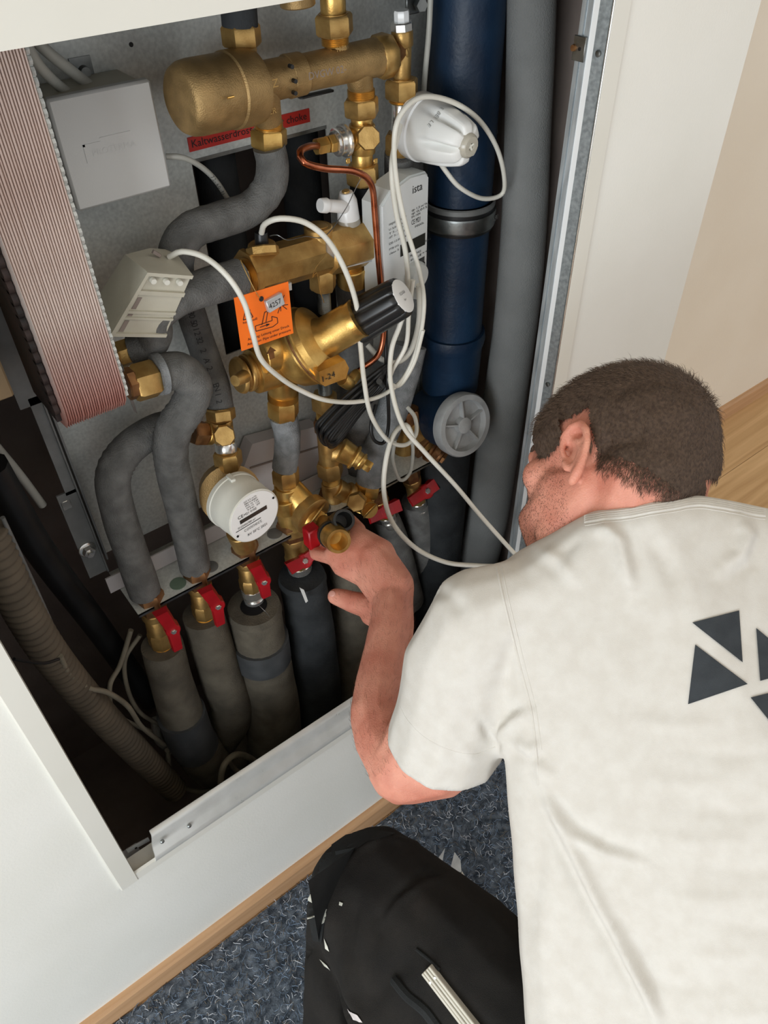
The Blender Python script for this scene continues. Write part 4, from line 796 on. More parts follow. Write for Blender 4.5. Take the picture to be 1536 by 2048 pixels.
cable('white cable falling from the loops to the shoulder of the shirt', [(800, 250, .16), (784, 330, .135), (792, 420, .13), (812, 510, .13), (815, 600, .13), (800, 650, .13), (783, 700, .125), (782, 770, .12), (805, 850, .10), (850, 905, .08), (910, 970, .05), (960, 1030, .02), (1006, 1082, -.02), (1050, 1130, -.06)], 5, 'cable_white')
cable('white cable sweeping under the hand towards the sleeve', [(826, 875, .13), (812, 850, .14), (788, 868, .13), (772, 920, .115), (768, 985, .10), (785, 1045, .085), (830, 1095, .06), (890, 1124, .03), (950, 1131, -.01), (1010, 1133, -.05)], 5, 'cable_white')
cable('white meter lead hanging from the heat meter plug', [(838, 570, .13), (838, 640, .14), (822, 700, .15), (795, 724, .155), (762, 718, .16), (735, 690, .18)], 5.5, 'cable_white')
cable('thin white loop hanging beside the heat meter plug', [(826, 560, .12), (818, 620, .12), (812, 690, .125), (785, 740, .13), (780, 765, .13), (800, 770, .13), (828, 725, .125), (846, 660, .12)], 4.4, 'cable_white')
cable('small white cable loop dangling above the rightmost red lever', [(790, 880, .15), (786, 920, .15), (800, 960, .15), (820, 945, .15), (826, 900, .15), (820, 870, .15)], 3.6, 'cable_grey')
cable('grey cable leaving the junction box with small black print', [(332, 313, .225), (365, 315, .22), (400, 332, .225), (432, 362, .235), (462, 408, .25)], 5.6, 'cable_grey')
for i, chh in enumerate('72-60 N'):
    if chh == ' ': continue
    t = i / 7; a = P(424 + 24 * t, 352 + 36 * t, .222); d = _n(P(448, 388, .222) - P(424, 352, .222)); sd = _n(np.cross(d, -(CAM - a)));  text(chh, a - sd * .002 + _n(CAM - a) * .003, d, sd, .004, 'ink', ld, 'printed_character')
cable('thick grey cable left of the pair entering the junction box top', [(40, 60, .22), (70, 120, .22), (105, 160, .23), (135, 185, .24)], 11, 'cable_grey', name='sheathed_cable')
cable('thick grey cable right of the pair entering the junction box top', [(60, 70, .235), (100, 108, .235), (140, 140, .24), (178, 170, .25)], 12, 'cable_grey', name='sheathed_cable')
cable('grey cable rising beside the blue pipe at the top', [(862, -30, .2), (858, 60, .2), (850, 150, .21), (845, 220, .22)], 5.5, 'cable_grey')
cable('dirty grey cable branching off the corrugated conduit', [(120, 1312, .12), (140, 1350, .13), (178, 1376, .14), (215, 1385, .14), (255, 1412, .15), (285, 1455, .17), (330, 1490, .2)], 5.5, 'cable_dirty')
cable('dirty grey cable loop under the leftmost valve', [(262, 1260, .2), (240, 1330, .2), (220, 1370, .19), (225, 1420, .19), (260, 1446, .19), (300, 1462, .2)], 5, 'cable_dirty')
cable('dirty grey cable hanging between the loop and the first foam pipe', [(280, 1270, .21), (250, 1320, .21), (256, 1380, .21), (280, 1425, .21), (320, 1450, .22)], 4.6, 'cable_dirty')
cable('grey cable bent up at the bottom lip of the opening', [(440, 1582, .12), (446, 1535, .13), (470, 1510, .14), (500, 1516, .15), (535, 1545, .16)], 6.5, 'cable_dirty')
cable('second grey cable bent over beside the bottom lip', [(455, 1520, .16), (478, 1545, .15), (520, 1558, .15)], 5.5, 'cable_dirty')
cable('grey cable on the cavity floor under the foam elbow', [(335, 1500, .2), (345, 1560, .2), (390, 1582, .2), (440, 1575, .18), (480, 1550, .18)], 5, 'cable_dirty')
cable('flat grey strap behind the first foam pipe', [(310, 1440, .24), (318, 1480, .24), (342, 1500, .24)], 9, 'cable_grey', name='strap')
bc = Thing('cable_coil', 'coiled bundle of black cable tied behind the regulator', 'cable coil')
for k in range(9):
    u = (k - 4) * 6.0; jj = random.uniform(-5, 5); yy = .13 + .008 * (k % 3)
    c = pts((645 + u * .5, 868 + u * .55 + jj, yy), (668 + u * .6, 838 + u * .45, yy - .006), (705 + u * .5, 800 + u * .4, yy - .004), (745 + u * .3, 762 + u * .3 + jj, yy), (775, 735 + u * .2, yy + .01), (765 + u * .2, 770, yy + .03), (715 + u * .3, 825, yy + .035), (665 + u * .3, 885 + jj, yy + .025))
    G().tube(c, .0028, 8, .005, closed=True).obj('loop', 'black_rubber', bc)
g = G(); p = P(755, 758, .125); g.lathe(p - Y1 * .006 - X1 * .002, P(765, 772, .16), [(0, .004), (1, .004)], 8); g.obj('tie', 'black_plastic', bc)
cable('black cable looping down over the silver foam pipe', [(772, 640, .16), (772, 720, .15), (776, 790, .14), (777, 850, .14), (768, 885, .14), (748, 880, .14), (742, 850, .145), (752, 810, .16)], 3.6, 'black_rubber')
# conduit and dark things at left
def corr(t, q): return 1 + .07 * math.sin(t * 400)
c = pts((-30, 1060, .13), (30, 1190, .13), (95, 1300, .14), (180, 1405, .16), (270, 1500, .18), (350, 1580, .2))
tag(G().tube(c, 34 * mpp(c[2]), 24, .0018, rfun=corr).obj('corrugated_conduit', 'conduit', angle=80), 'brown grey corrugated conduit crossing the lower left cavity', 'conduit')
cable('thin black rod slanting across the left cavity', [(5, 1035, .12), (50, 1130, .13), (100, 1240, .14), (125, 1300, .15)], 4, 'dull_metal', name='metal_rod')
cable('black hose behind the slanting rod', [(-20, 930, .2), (80, 1100, .22), (200, 1260, .24), (300, 1400, .26)], 26, 'black_rubber', name='black_hose')
cable('grey pipe stub at the far left edge behind the rail', [(-10, 890, .25), (40, 950, .26), (85, 1010, .27)], 9, 'cable_grey', name='thin_pipe')
cable('black band clip near the left frame edge', [(28, 1318, .06), (50, 1322, .07), (90, 1326, .09), (118, 1318, .1)], 3.2, 'black_rubber', name='cable_tie')
# white box low behind pipes
tb = Thing('terminal_box', 'pale grey terminal box half hidden behind the lower pipes', 'box')
a = P(500, 905, .25); b = P(636, 985, .25)
g = G(); g.prism([P(482, 950, .245), P(505, 888, .245), P(636, 852, .245), P(640, 962, .245), P(560, 1000, .245), P(500, 985, .245)], (0, .025, 0)); g.obj('cover', 'paper_white', tb, flat=True)
g = G(); g.prism([P(500, 935, .243), P(636, 893, .243), P(636, 896, .243), P(500, 938, .243)], (0, .001, 0)); g.obj('seam', 'cavity', tb, flat=True)
g = G()
for k in range(10): p = P(596 + k * 4.6, 985 - k * 2, .242); g.mm(p, p + np.array([.0015, .002, .014]))
g.obj('vent_slots', 'black_rubber', tb, flat=True)
p = P(832, 8, .24); g = G(); g.lathe(p + X1 * .004, p - Y1 * .012, [(0, .008), (1, .007)], 6); g.mm(p + np.array([-.014, 0, -.01]), p + np.array([.006, .004, .012]), .001); tag(g.obj('steel_bolt', 'steel'), 'steel hex bolt and lug at the top right of the panel', 'bolt')
# ------------------------------------------------------------------ FLOOR FELT
ft = Thing('protective_felt', 'blue grey recycled fleece mat laid over the floor along the wall', 'floor mat')
FX0, FX1, FY0, FY1 = -.9, 1.0, -2.0, -.016
g = G(); nx, ny = 60, 60; vs = []
for i in range(nx + 1):
    for j in range(ny + 1):
        x = FX0 + (FX1 - FX0) * i / nx; y = FY0 + (FY1 - FY0) * j / ny
        vs.append((x, y + (random.uniform(-.002, .002) if j == ny else 0), .0045 + random.uniform(-.0006, .0006)))
fs = [(i * (ny + 1) + j, (i + 1) * (ny + 1) + j, (i + 1) * (ny + 1) + j + 1, i * (ny + 1) + j + 1) for i in range(nx) for j in range(ny)]
n0 = len(vs); vs += [(FX0, FY0, .0005), (FX1, FY0, .0005), (FX1, FY1, .0005), (FX0, FY1, .0005)]
g.add(vs, fs + [(n0, n0 + 3, n0 + 2, n0 + 1)])
g.obj('sheet', 'felt', ft)
g = G(); rng = np.random.RandomState(3)
for k in range(26000):
    x = rng.uniform(-.45, 1.0); y = rng.uniform(-.62, -.018); z = .0045
    if rng.rand() > 1.15 - abs(y): continue
    L = rng.uniform(.005, .019); a = rng.uniform(0, 6.28); cv = rng.uniform(-2.6, 2.6); w_ = rng.choice([.00022, .00034, .0005]); n = 4; pth = []
    for i in range(n + 1):
        t = i / n; pth.append(np.array([x, y, z + .0006 + math.sin(t * 3.14) * rng.uniform(.0003, .003)])); a += cv / n; x += math.cos(a) * L / n; y += math.sin(a) * L / n
    vs = []
    for i in range(n + 1):
        d = pth[min(i + 1, n)] - pth[max(i - 1, 0)]; s_ = _n(np.array([-d[1], d[0], 0]) + 1e-9) * w_
        vs += [pth[i] - s_, pth[i] + s_, pth[i] + np.array([0, 0, w_ * 1.3])]
    g.cur = int(rng.choice(4, p=[.16, .36, .34, .14]))
    g.add(vs, [(3 * i + a_, 3 * i + b_, 3 * i + 3 + b_, 3 * i + 3 + a_) for i in range(n) for a_, b_ in ((0, 1), (1, 2), (2, 0))])
g.obj('fibre', None, ft, kind='stuff', mats=['fibre_f1', 'fibre_f2', 'fibre_f3', 'fibre_f4'])
# snips lying on the felt
sn_ = Thing('metal_snips', 'pair of metal snips lying open on the felt beside the knee', 'snips')
def fz(px, py, z=.02):
    r = ray(px, py); return CAM + r * (z - CAM[2]) / r[2]
for poly in (((877, 1716), (890, 1696), (884, 1726), (872, 1733)), ((902, 1732), (909, 1704), (921, 1720), (923, 1746), (908, 1744))):
    G().prism([fz(*q, .034) for q in poly], (0, 0, -.005)).obj('blade', 'tin', sn_, flat=True)
g = G(); g.prism([fz(*q, .034) for q in ((915, 1744), (925, 1744), (942, 1772), (936, 1775))], (0, 0, -.005)); g.prism([fz(*q, .03) for q in ((938, 1772), (944, 1770), (966, 1806), (930, 1790))], (0, 0, -.008)); g.obj('handle', 'folding_rule', sn_, flat=True)
g = G(); g.tube([fz(905, 1745, .028), fz(880, 1790, .024), fz(850, 1850, .018)], .006, 12); g.tube([fz(925, 1765, .028), fz(940, 1830, .02), fz(930, 1890, .014)], .006, 12); g.obj('grip', 'black_rubber', sn_)
# ------------------------------------------------------------------ THE PERSON
per = Thing('person', 'kneeling man in a white T-shirt and black work trousers reaching into the cupboard', 'person')
_ico = bmesh.new(); bmesh.ops.create_icosphere(_ico, subdivisions=3, radius=1); ICO = np.array([v.co[:] for v in _ico.verts]); ICOF = [tuple(v.index for v in f.verts) for f in _ico.faces]; _ico.free()
_i2 = bmesh.new(); bmesh.ops.create_icosphere(_i2, subdivisions=2, radius=1); IC2 = np.array([v.co[:] for v in _i2.verts]); _i2.free()
class Body:
    def __init__(s): s.g = G()
    def sp(s, c, r): s.g.add(np.asarray(c) + ICO * r, ICOF)
    def ell(s, c, axes, rad): s.g.add([np.asarray(c) + axes.T @ (p * rad) for p in ICO], ICOF)
    def hull(s, balls, fine=False):
        v = []
        for q in balls:
            if len(q) == 4: c = B(*q[:3]); r = q[3] * q[2] / FPX
            else: c, r = np.asarray(q[0]), q[1]
            v.append(c + IC2 * r)
        s.g.hull(np.vstack(v))
    def chain(s, balls):
        for a, b in zip(balls, balls[1:]): s.hull([a, b])
    def mesh(s, vox, it=8, fac=.5):
        me = bpy.data.meshes.new('b'); me.from_pydata(s.g.v, [], s.g.f); o = bpy.data.objects.new('b', me); COL.objects.link(o)
        m = o.modifiers.new('r', 'REMESH'); m.mode = 'VOXEL'; m.voxel_size = vox; m.adaptivity = 0
        k = o.modifiers.new('s', 'SMOOTH'); k.factor = fac; k.iterations = it
        e = o.evaluated_get(bpy.context.evaluated_depsgraph_get()); m2 = bpy.data.meshes.new_from_object(e)
        V = np.empty(len(m2.vertices) * 3); m2.vertices.foreach_get('co', V); V = V.reshape(-1, 3); F = [tuple(p.vertices) for p in m2.polygons]
        N = np.empty(len(m2.vertices) * 3); m2.vertex_normals.foreach_get('vector', N); N = N.reshape(-1, 3)
        bpy.data.objects.remove(o); bpy.data.meshes.remove(me); bpy.data.meshes.remove(m2); return V, F, N
def mk(V, F, name, m, parent, mats=None, mi=None, **k):
    g = G(); g.v = [tuple(p) for p in V]; g.f = list(F); g.mi = mi or [0] * len(F); return g.obj(name, m, parent, angle=80, mats=mats, **k)
def nrm(V, F):
    N = np.zeros_like(V); F = np.array([f if len(f) == 4 else (*f, f[-1]) for f in F]); A = V[F[:, 0]]; n = np.cross(V[F[:, 2]] - A, V[F[:, 3]] - V[F[:, 1]])
    for i in range(4): np.add.at(N, F[:, i], n)
    return N / (np.linalg.norm(N, axis=1)[:, None] + 1e-12)
def projA(V):
    c = (V - CAM) @ R; return np.stack([768 + FPX * c[:, 0] / c[:, 2], 1024 + FPX * c[:, 1] / c[:, 2]], 1), c[:, 2]
# head frame (camera coordinates: x right, y down, z away)
Fc = _n(np.array([-.74, .28, .60])); Uc = np.array([.32, -.87, .30]); Uc = _n(Uc - Fc * (Uc @ Fc)); Lc = np.cross(Uc, Fc)
HF, HU, HL = R @ Fc, R @ Uc, R @ Lc; HO = B(1232, 926, .82)
HS = .93
def H_(f, l, u): return HO + (HF * f + HL * l + HU * u) * HS
HAX = np.array([HF, HL, HU])
bd_ = Body()
bd_.ell(H_(-.008, 0, .012), HAX, np.array([.100, .080, .092]) * .93); bd_.ell(H_(.038, 0, .012), HAX, np.array([.058, .066, .076]) * .93)
bd_.ell(H_(-.040, 0, -.012), HAX, np.array([.062, .068, .070]) * .93)
bd_.hull([(H_(.045, .036, -.045), .030), (H_(.045, -.036, -.045), .030), (H_(.078, 0, -.098), .022), (H_(.060, .028, -.088), .024), (H_(.060, -.028, -.088), .024), (H_(.070, .022, -.02), .028), (H_(.070, -.022, -.02), .028), (H_(.0, .045, -.055), .024), (H_(.0, -.045, -.055), .024)])
bd_.hull([(H_(.085, .025, .026), .013), (H_(.085, -.025, .026), .013)])                    # brow
bd_.chain([(H_(.088, 0, .018), .010), (H_(.101, 0, -.015), .010), (H_(.099, 0, -.026), .012)]); bd_.sp(H_(.097, .013, -.026), .008); bd_.sp(H_(.097, -.013, -.026), .008)
bd_.hull([(H_(.088, .022, -.052), .008), (H_(.098, 0, -.052), .009), (H_(.088, -.022, -.052), .008)]); bd_.hull([(H_(.088, .020, -.062), .008), (H_(.096, 0, -.063), .009), (H_(.088, -.020, -.062), .008)])
bd_.sp(H_(.070, .045, -.018), .020); bd_.sp(H_(.070, -.045, -.018), .020)
for s_ in (1, -1): bd_.sp(H_(.078, .031 * s_, .006), .0135)
bd_.hull([(H_(.092, .018, -.056), .021), (H_(.096, -.008, -.078), .021), (H_(.06, .03, -.06), .03)])
bd_.hull([(H_(-.045, .02, .0), .054), (H_(-.045, -.02, .0), .054), (H_(-.04, .02, -.06), .042), (H_(-.04, -.02, -.055), .04)])
# neck
bd_.hull([(H_(-.035, .028, -.055), .045), (H_(-.035, -.028, -.055), .045), (1315, 1085, .805, 82), (1240, 1100, .81, 68), (1370, 1072, .80, 66), (H_(.0, .0, -.085), .045)])
bd_.hull([(H_(.03, 0, -.075), .03), (1250, 1120, .83, 70), (H_(-.03, 0, -.07), .045)])
# torso core, hips, right arm, legs
SHL, SHR = (985, 1215, .80, 78), (1690, 1165, .80, 80)
bd_.hull([(1120, 1220, .82, 75), SHR, (1300, 1120, .84, 80), (1450, 1110, .84, 80), (1330, 1500, .90, 110), (1560, 1450, .86, 130), (1400, 2000, .88, 100), (1650, 1950, .82, 130), (1350, 2500, .82, 130), (1750, 2450, .78, 140)])
ELB = (800, 1528, .90, 66)
bd_.chain([(1120, 1220, .82, 75), SHL, (925, 1330, .84, 88), (872, 1440, .875, 86), (842, 1500, .89, 84), (806, 1534, .90, 70)])
bd_.hull([(872, 1450, .875, 84), (880, 1512, .885, 82), (806, 1536, .90, 72)])
bd_.chain([(802, 1530, .90, 68), (770, 1478, .93, 62), (756, 1430, .955, 58), (762, 1370, .985, 53), (776, 1300, 1.02, 49), (785, 1240, 1.05, 45), (786, 1196, 1.075, 42)])
# left hand
bd_.hull([(786, 1198, 1.075, 42), (792, 1170, 1.08, 38), (752, 1120, 1.11, 42), (735, 1150, 1.11, 30)])
bd_.hull([(770, 1150, 1.10, 38), (757, 1110, 1.11, 36), (712, 1068, 1.135, 20), (668, 1108, 1.13, 20), (684, 1134, 1.125, 20), (740, 1158, 1.11, 24)])
KN = [(664, 1116, 1.13), (674, 1096, 1.137), (692, 1074, 1.14), (718, 1060, 1.145)]
TIPS = [[(632, 1108, 1.155), (628, 1086, 1.180), (640, 1070, 1.19)], [(648, 1078, 1.165), (648, 1056, 1.19), (660, 1044, 1.2)], [(676, 1054, 1.175), (670, 1042, 1.2), (668, 1048, 1.21)], [(702, 1042, 1.185), (696, 1036, 1.205), (686, 1040, 1.21)]]
for kk, tt in zip(KN, TIPS):
    r0 = 13.5; bd_.chain([(*kk, 15)] + [(*q, r0 - i * 1.1) for i, q in enumerate(tt)])
bd_.chain([(782, 1218, 1.085, 36), (752, 1216, 1.115, 30), (728, 1210, 1.13, 25), (702, 1203, 1.14, 22), (686, 1197, 1.145, 20), (671, 1193, 1.148, 17)])
bd_.hull([(782, 1240, 1.08, 30), (744, 1228, 1.12, 25), (770, 1200, 1.10, 30)])
# right arm (behind the torso)
Wp = lambda p, r: (np.array(p), r)
RE = B(1640, 1560, 1.0); RW = B(1500, 1420, 1.12)
bd_.chain([SHR, (RE, .045), (RW, .028)]); bd_.hull([(RW, .028), (RW + np.array([.03, .05, -.01]), .022), (RW + np.array([.0, .06, -.015]), .02)])
for i in range(4): b0 = RW + np.array([.035 - i * .018, .065, -.015]); bd_.chain([(b0, .0095), (b0 + np.array([0, .035, -.008]), .009), (b0 + np.array([0, .055, -.024]), .008)])
b0 = RW + np.array([-.02, .03, -.01]); bd_.chain([(b0, .012), (b0 + np.array([-.03, .02, -.01]), .01), (b0 + np.array([-.04, .045, -.014]), .009)])
# legs
KNE = B(716, 1778, 1.00); HIPL = B(1290, 2300, .92); HIPR = B(1680, 2350, .90); ANK = np.array([.10, -.36, .085])
bd_.chain([(HIPL, .075), (KNE, .05), (ANK, .036)]); bd_.chain([(ANK, .035), (ANK + np.array([.03, .13, -.045]), .03)])
KR = np.array([HIPR[0] + .12, HIPR[1] + .22, .06]); AR = np.array([KR[0] + .05, KR[1] - .42, .06]); bd_.chain([(HIPR, .075), (KR, .05), (AR, .035), (AR + np.array([.02, -.09, -.02]), .028)])
bd_.hull([(HIPL, .09), (HIPR, .09)])
# left ear
EF, EL, EU = .009, .0735, -.034
def ear(s_):
    pt = lambda f, u, l: H_(EF + f, (EL + l) * s_, EU + u)
    rim_ = [(.012, -.002, .003), (.014, .014, .006), (.010, .027, .009), (-.002, .034, .012), (-.014, .031, .014), (-.021, .018, .016), (-.021, .002, .015), (-.015, -.012, .012), (-.006, -.024, .009), (.003, -.031, .005)]
    bd_.chain([(pt(*q[:2], q[2]), r) for q, r in zip(rim_, [.0034, .0036, .0040, .0044, .0045, .0044, .0042, .0046, .0058, .0056])])
    bd_.chain([(pt(.002, .020, .006), .0026), (pt(-.009, .012, .011), .003), (pt(-.011, 0, .011), .003), (pt(-.005, -.012, .009), .0032), (pt(.004, -.016, .006), .0032)])
    bd_.hull([(pt(-.002, .026, .003), .0025), (pt(-.015, .016, .008), .0025), (pt(-.014, -.006, .008), .0025), (pt(.002, -.022, .001), .0030), (pt(.004, .01, -.003), .003)])
    bd_.chain([(pt(.011, -.006, .006), .0042), (pt(.009, -.014, .006), .004)]); bd_.hull([(pt(-.004, .0, -.006), .012), (pt(-.006, .0, -.001), .009)])
ear(1); ear(-1)
V, F, N = bd_.mesh(.0026, 6, .5)
px_, dz_ = projA(V)
mi = None
skin = mk(V, F, 'body', 'skin', per)
Vb, Nb, Fb = V, nrm(V, F), F
BVb = BVHTree.FromPolygons([tuple(p) for p in V], F)
def raycast(bvh, px, py, off=0):
    r = _n(ray(px, py)); h = bvh.ray_cast(Vector(CAM), Vector(r))
    if h[0] is None: return None, None
    n = np.array(h[1]); n = n if n @ r < 0 else -n
    return np.array(h[0]) + n * off, n
def patch(bvh, poly, off, name, m, parent, step=5, thick=.0006):      # cloth-hugging flat print: polygon of photo points laid on a surface
    poly = np.array(poly, float); lo, hi = poly.min(0), poly.max(0); bm = bmesh.new()
    vs = [bm.verts.new((p[0], p[1], 0)) for p in poly]; bm.faces.new(vs)
    for ax_, l0, h0 in ((0, lo[0], hi[0]), (1, lo[1], hi[1])):
        x = l0 + step
        while x < h0:
            co = Vector((x, 0, 0)) if ax_ == 0 else Vector((0, x, 0)); no = Vector((1, 0, 0)) if ax_ == 0 else Vector((0, 1, 0))
            bmesh.ops.bisect_plane(bm, geom=bm.verts[:] + bm.edges[:] + bm.faces[:], plane_co=co, plane_no=no); x += step
    vv = []; 
    for v in bm.verts:
        p, n = raycast(bvh, v.co.x, v.co.y, off)
        vv.append(p if p is not None else (vv[-1] if vv else B(v.co.x, v.co.y, .8)))
    bm.verts.index_update(); fs = [tuple(v.index for v in f.verts) for f in bm.faces]; bm.free()
    return mk(np.array(vv), fs, name, m, parent)
# nail of the thumb
def nail():
    c, n = raycast(BVb, 664, 1187, .0002)
    d = _n(B(655, 1186, 1.148) - B(690, 1196, 1.143)); d = _n(d - n * (d @ n)); s_ = np.cross(n, d)
    b = Body(); b.ell(c - n * .0004, np.array([d, s_, n]), np.array([.0062, .0052, .0018])); mk(*b.mesh(.0008, 2)[:2], 'thumb_nail', 'nail', skin)
nail()
# eyes and brows on the far side of the face
for s_ in (1, -1):
    b = H_(.0805, .031 * s_, .006); G().lathe(b + HF * .0085, b + HF * .0125, [(0, .0075), (.6, .005), (1, .001)], 16).obj('eye', 'meter_label', skin)
    g = G(); g.tube([H_(.094, .018 * s_, .028), H_(.089, .034 * s_, .031), H_(.078, .046 * s_, .027)], .0026, 8); g.obj('eyebrow', 'hair', skin)
# hair: close shell plus strands
def hl(V): d = (V - HO) / HS; return d @ HF, d @ HL, d @ HU
nz = lambda a, b, c: np.sin(a * 900 + b * 500) * .0022 + np.sin(c * 1300 - a * 400) * .0018
def hairmask(V, slack=0):
    f, l, u = hl(V); w_ = nz(f, l, u)
    lim = np.where(f < -.012, -.030 + (f + .012) * .75, np.where(f < .022, .024 - .0 * f, np.where(f < .066, -.004, .03)))
    lim = np.where(f > .066, .035 + (f - .066) * 2.5, lim)
    lim = np.maximum(lim - .006, -.088)
    near = (np.abs(f) < .17) & (np.abs(l) < .12) & (np.abs(u) < .15)
    pj = projA(V)[0]; earz = (np.abs(l) > .086) | ((pj[:, 0] > 1405) & (pj[:, 1] > 960)) | ((u < -.05) & (l < -.035))
    return np.where(near & ~earz, u - lim - w_ * .6 + slack, -1)
hmg = hairmask(Vb); hmk = hmg > 0; keep = [f for f in Fb if all(hmk[i] for i in f)]
idx = sorted({i for f in keep for i in f}); mp2 = {v: k for k, v in enumerate(idx)}
f_, l_, u_ = hl(Vb[idx]); thick = .0035 + .007 * np.clip((u_ + .03) / .09, 0, 1)
Vh = Vb[idx] + Nb[idx] * (.0007 + thick * np.clip(hmg[idx] / .03, 0, 1))[:, None] * (1 + .02 * np.random.randn(len(idx), 1))
hob = mk(Vh, [tuple(mp2[i] for i in f) for f in keep], 'hair', 'hair', per)
hn_ = nrm(Vh, [tuple(mp2[i] for i in f) for f in keep])
g = G(); rng = np.random.RandomState(5)
def strand(g, p, d1, d2, L, w_):
    v = CAM - p; s_ = np.cross(d1, v); s_ = s_ / (np.linalg.norm(s_) + 1e-9) * w_
    a, b, c = p, p + d1 * L * .5, p + d1 * L * .5 + d2 * L * .5; h_ = _n(np.cross(s_, d1)) * w_
    g.add([a - s_, a + s_, a + h_, b - s_ * .8, b + s_ * .8, b + h_ * .8, c], [(0, 1, 4, 3), (1, 2, 5, 4), (2, 0, 3, 5), (3, 4, 6), (4, 5, 6), (5, 3, 6)])
for k in range(15000):
    i = rng.randint(len(idx)); p = Vh[i] + rng.randn(3) * .0012 - hn_[i] * .001; n = hn_[i]; f, l, u = f_[i], l_[i], u_[i]
    flow = HF * (.7 if u > .03 else .1) - HU * (.9 if u < .03 else .2) + HL * .25 * np.sign(l) + rng.randn(3) * .22
    flow = flow - n * (flow @ n); up = .38 if u > .02 else .16
    d1 = _n(n * up + flow * .6); d2 = _n(n * up * .3 + flow)
    strand(g, p, d1, d2, rng.uniform(.005, .010) * (1.15 if u > .03 else .8), .00016)
so = g.obj('hair_strands', 'hair_strand', hob, kind='stuff')
# neck and nape fluff, stubble, arm hair
fall = hl(Vb); 
def scatter(mask, count, L, w_, flowf, m, nm, wt=None):
    ii = np.nonzero(mask)[0]
    if wt is not None: ii = ii[rng.rand(len(ii)) < wt[ii]]
    if len(ii) == 0: return
    g = G()
    for k in range(count):
        i = ii[rng.randint(len(ii))]; n = Nb[i]; p = Vb[i] + rng.randn(3) * .002; p = p - n * ((p - Vb[i]) @ n) ; fl_ = flowf(Vb[i]) + rng.randn(3) * .35; fl_ = fl_ - n * (fl_ @ n); fl_ = _n(fl_)
        strand(g, p, _n(fl_ + n * .45), _n(fl_ + n * .1), rng.uniform(*L), w_)
    g.obj(nm, m, skin, kind='stuff')
f, l, u = fall; near = (np.abs(f) < .14) & (np.abs(l) < .1) & (np.abs(u) < .16)
scatter(near & (f > .028) & (u < -.015) & (u > -.13) , 7000, (.0012, .0026), .00011, lambda p: -HU, 'hair', 'stubble')
scatter(near & (f < .0) & (u < -.02) & (u > -.11) & (hmg < .006) & (hmg > -.028), 5200, (.004, .008), .00011, lambda p: -HU + HF * .3, 'hair_strand', 'nape_hair', np.clip((hmg + .028) / .028, 0, 1) ** 1.3)
pb, db = projA(Vb); arm = (pb[:, 0] < 835) & (pb[:, 1] > 1120) & (pb[:, 1] < 1560) & (db > .85) & (db < 1.2)
ad_ = _n(B(786, 1196, 1.075) - B(770, 1478, .93)); scatter(arm, 1500, (.005, .011), .00008, lambda p: ad_ + X1 * .3, 'arm_hair', 'arm_hair')
# ------------------------------------------------------------------ T-SHIRT
sb_ = Body()
sb_.hull([(1222, 1086, .750, 76), (1300, 1056, .744, 76), (1384, 1056, .746, 72), (1068, 1200, .775, 88), (1075, 1172, .79, 82), (1235, 1110, .775, 88), (1310, 1085, .765, 84), (1400, 1085, .76, 84), (1480, 1118, .765, 80), (1740, 1160, .77, 110), (1380, 1300, .76, 150), (1800, 1400, .76, 150),
          (1160, 1600, .79, 128), (1185, 2000, .79, 122), (1200, 2450, .78, 120), (1950, 2350, .76, 140), (1950, 1900, .76, 150), (1180, 1480, .88, 110), (1700, 1450, .9, 130), (1260, 2000, .90, 110), (1700, 2000, .92, 120), (1600, 1700, .70, 130), (1650, 2200, .68, 130)])
sb_.chain([(1062, 1196, .775, 86), (962, 1238, .785, 108), (925, 1330, .81, 120), (905, 1432, .835, 118), (880, 1520, .86, 118)])
sb_.hull([(1070, 1240, .785, 90), (1010, 1290, .80, 95), (925, 1330, .82, 110), (1090, 1400, .80, 90)])
sb_.hull([(1085, 1450, .80, 70), (950, 1420, .83, 90), (1100, 1350, .80, 80)])
V, F, N = sb_.mesh(.0034, 14, .5)
N = nrm(V, F); px_, dz_ = projA(V)
def dline(P_, poly):                              # distance (pixels) to a polyline, and the position along it
    best = np.full(len(P_), 1e9); tt = np.zeros(len(P_)); n = len(poly) - 1; sgn = np.zeros(len(P_))
    for i in range(n):
        a = np.array(poly[i], float); b = np.array(poly[i + 1], float); d = b - a; L2 = d @ d
        t = np.clip(((P_ - a) @ d) / L2, 0, 1); q = a + t[:, None] * d; dd = np.linalg.norm(P_ - q, axis=1)
        m = dd < best; best[m] = dd[m]; tt[m] = ((i + t) / n)[m]; s_ = np.sign(d[0] * (P_[:, 1] - a[1]) - d[1] * (P_[:, 0] - a[0])); sgn[m] = s_[m]
    return best, tt, sgn
vis = ((V - CAM) * N).sum(1) < 0
disp = np.zeros(len(V))
FA = 1.6
def fold(poly, w_, amp, fade=True, groove=0):
    global disp
    d, t, s_ = dline(px_, poly); amp = amp * FA; e = np.exp(-(d / w_) ** 2) * (np.sin(np.pi * np.clip(t, .04, .96)) ** .6 if fade else 1)
    disp += np.where(vis, amp * e, 0)
    if groove: disp -= np.where(vis & (s_ * np.sign(groove) > 0), abs(groove) * np.exp(-((d - w_ * 1.6) / w_) ** 2) * np.sin(np.pi * np.clip(t, .04, .96)) ** .6, 0)
fold([(1078, 1560), (1120, 1650), (1190, 1790), (1260, 1920), (1340, 2060)], 13, .0050, True, .004)
fold([(1095, 1610), (1150, 1672), (1210, 1705), (1290, 1728)], 12, .0030, True, -.0035)
fold([(1235, 1860), (1290, 1980), (1330, 2100)], 14, .0035, True, -.003)
fold([(1060, 1600), (1075, 1720), (1065, 1850)], 20, -.0035); fold([(1045, 1500), (1085, 1540), (1120, 1560)], 12, .002)
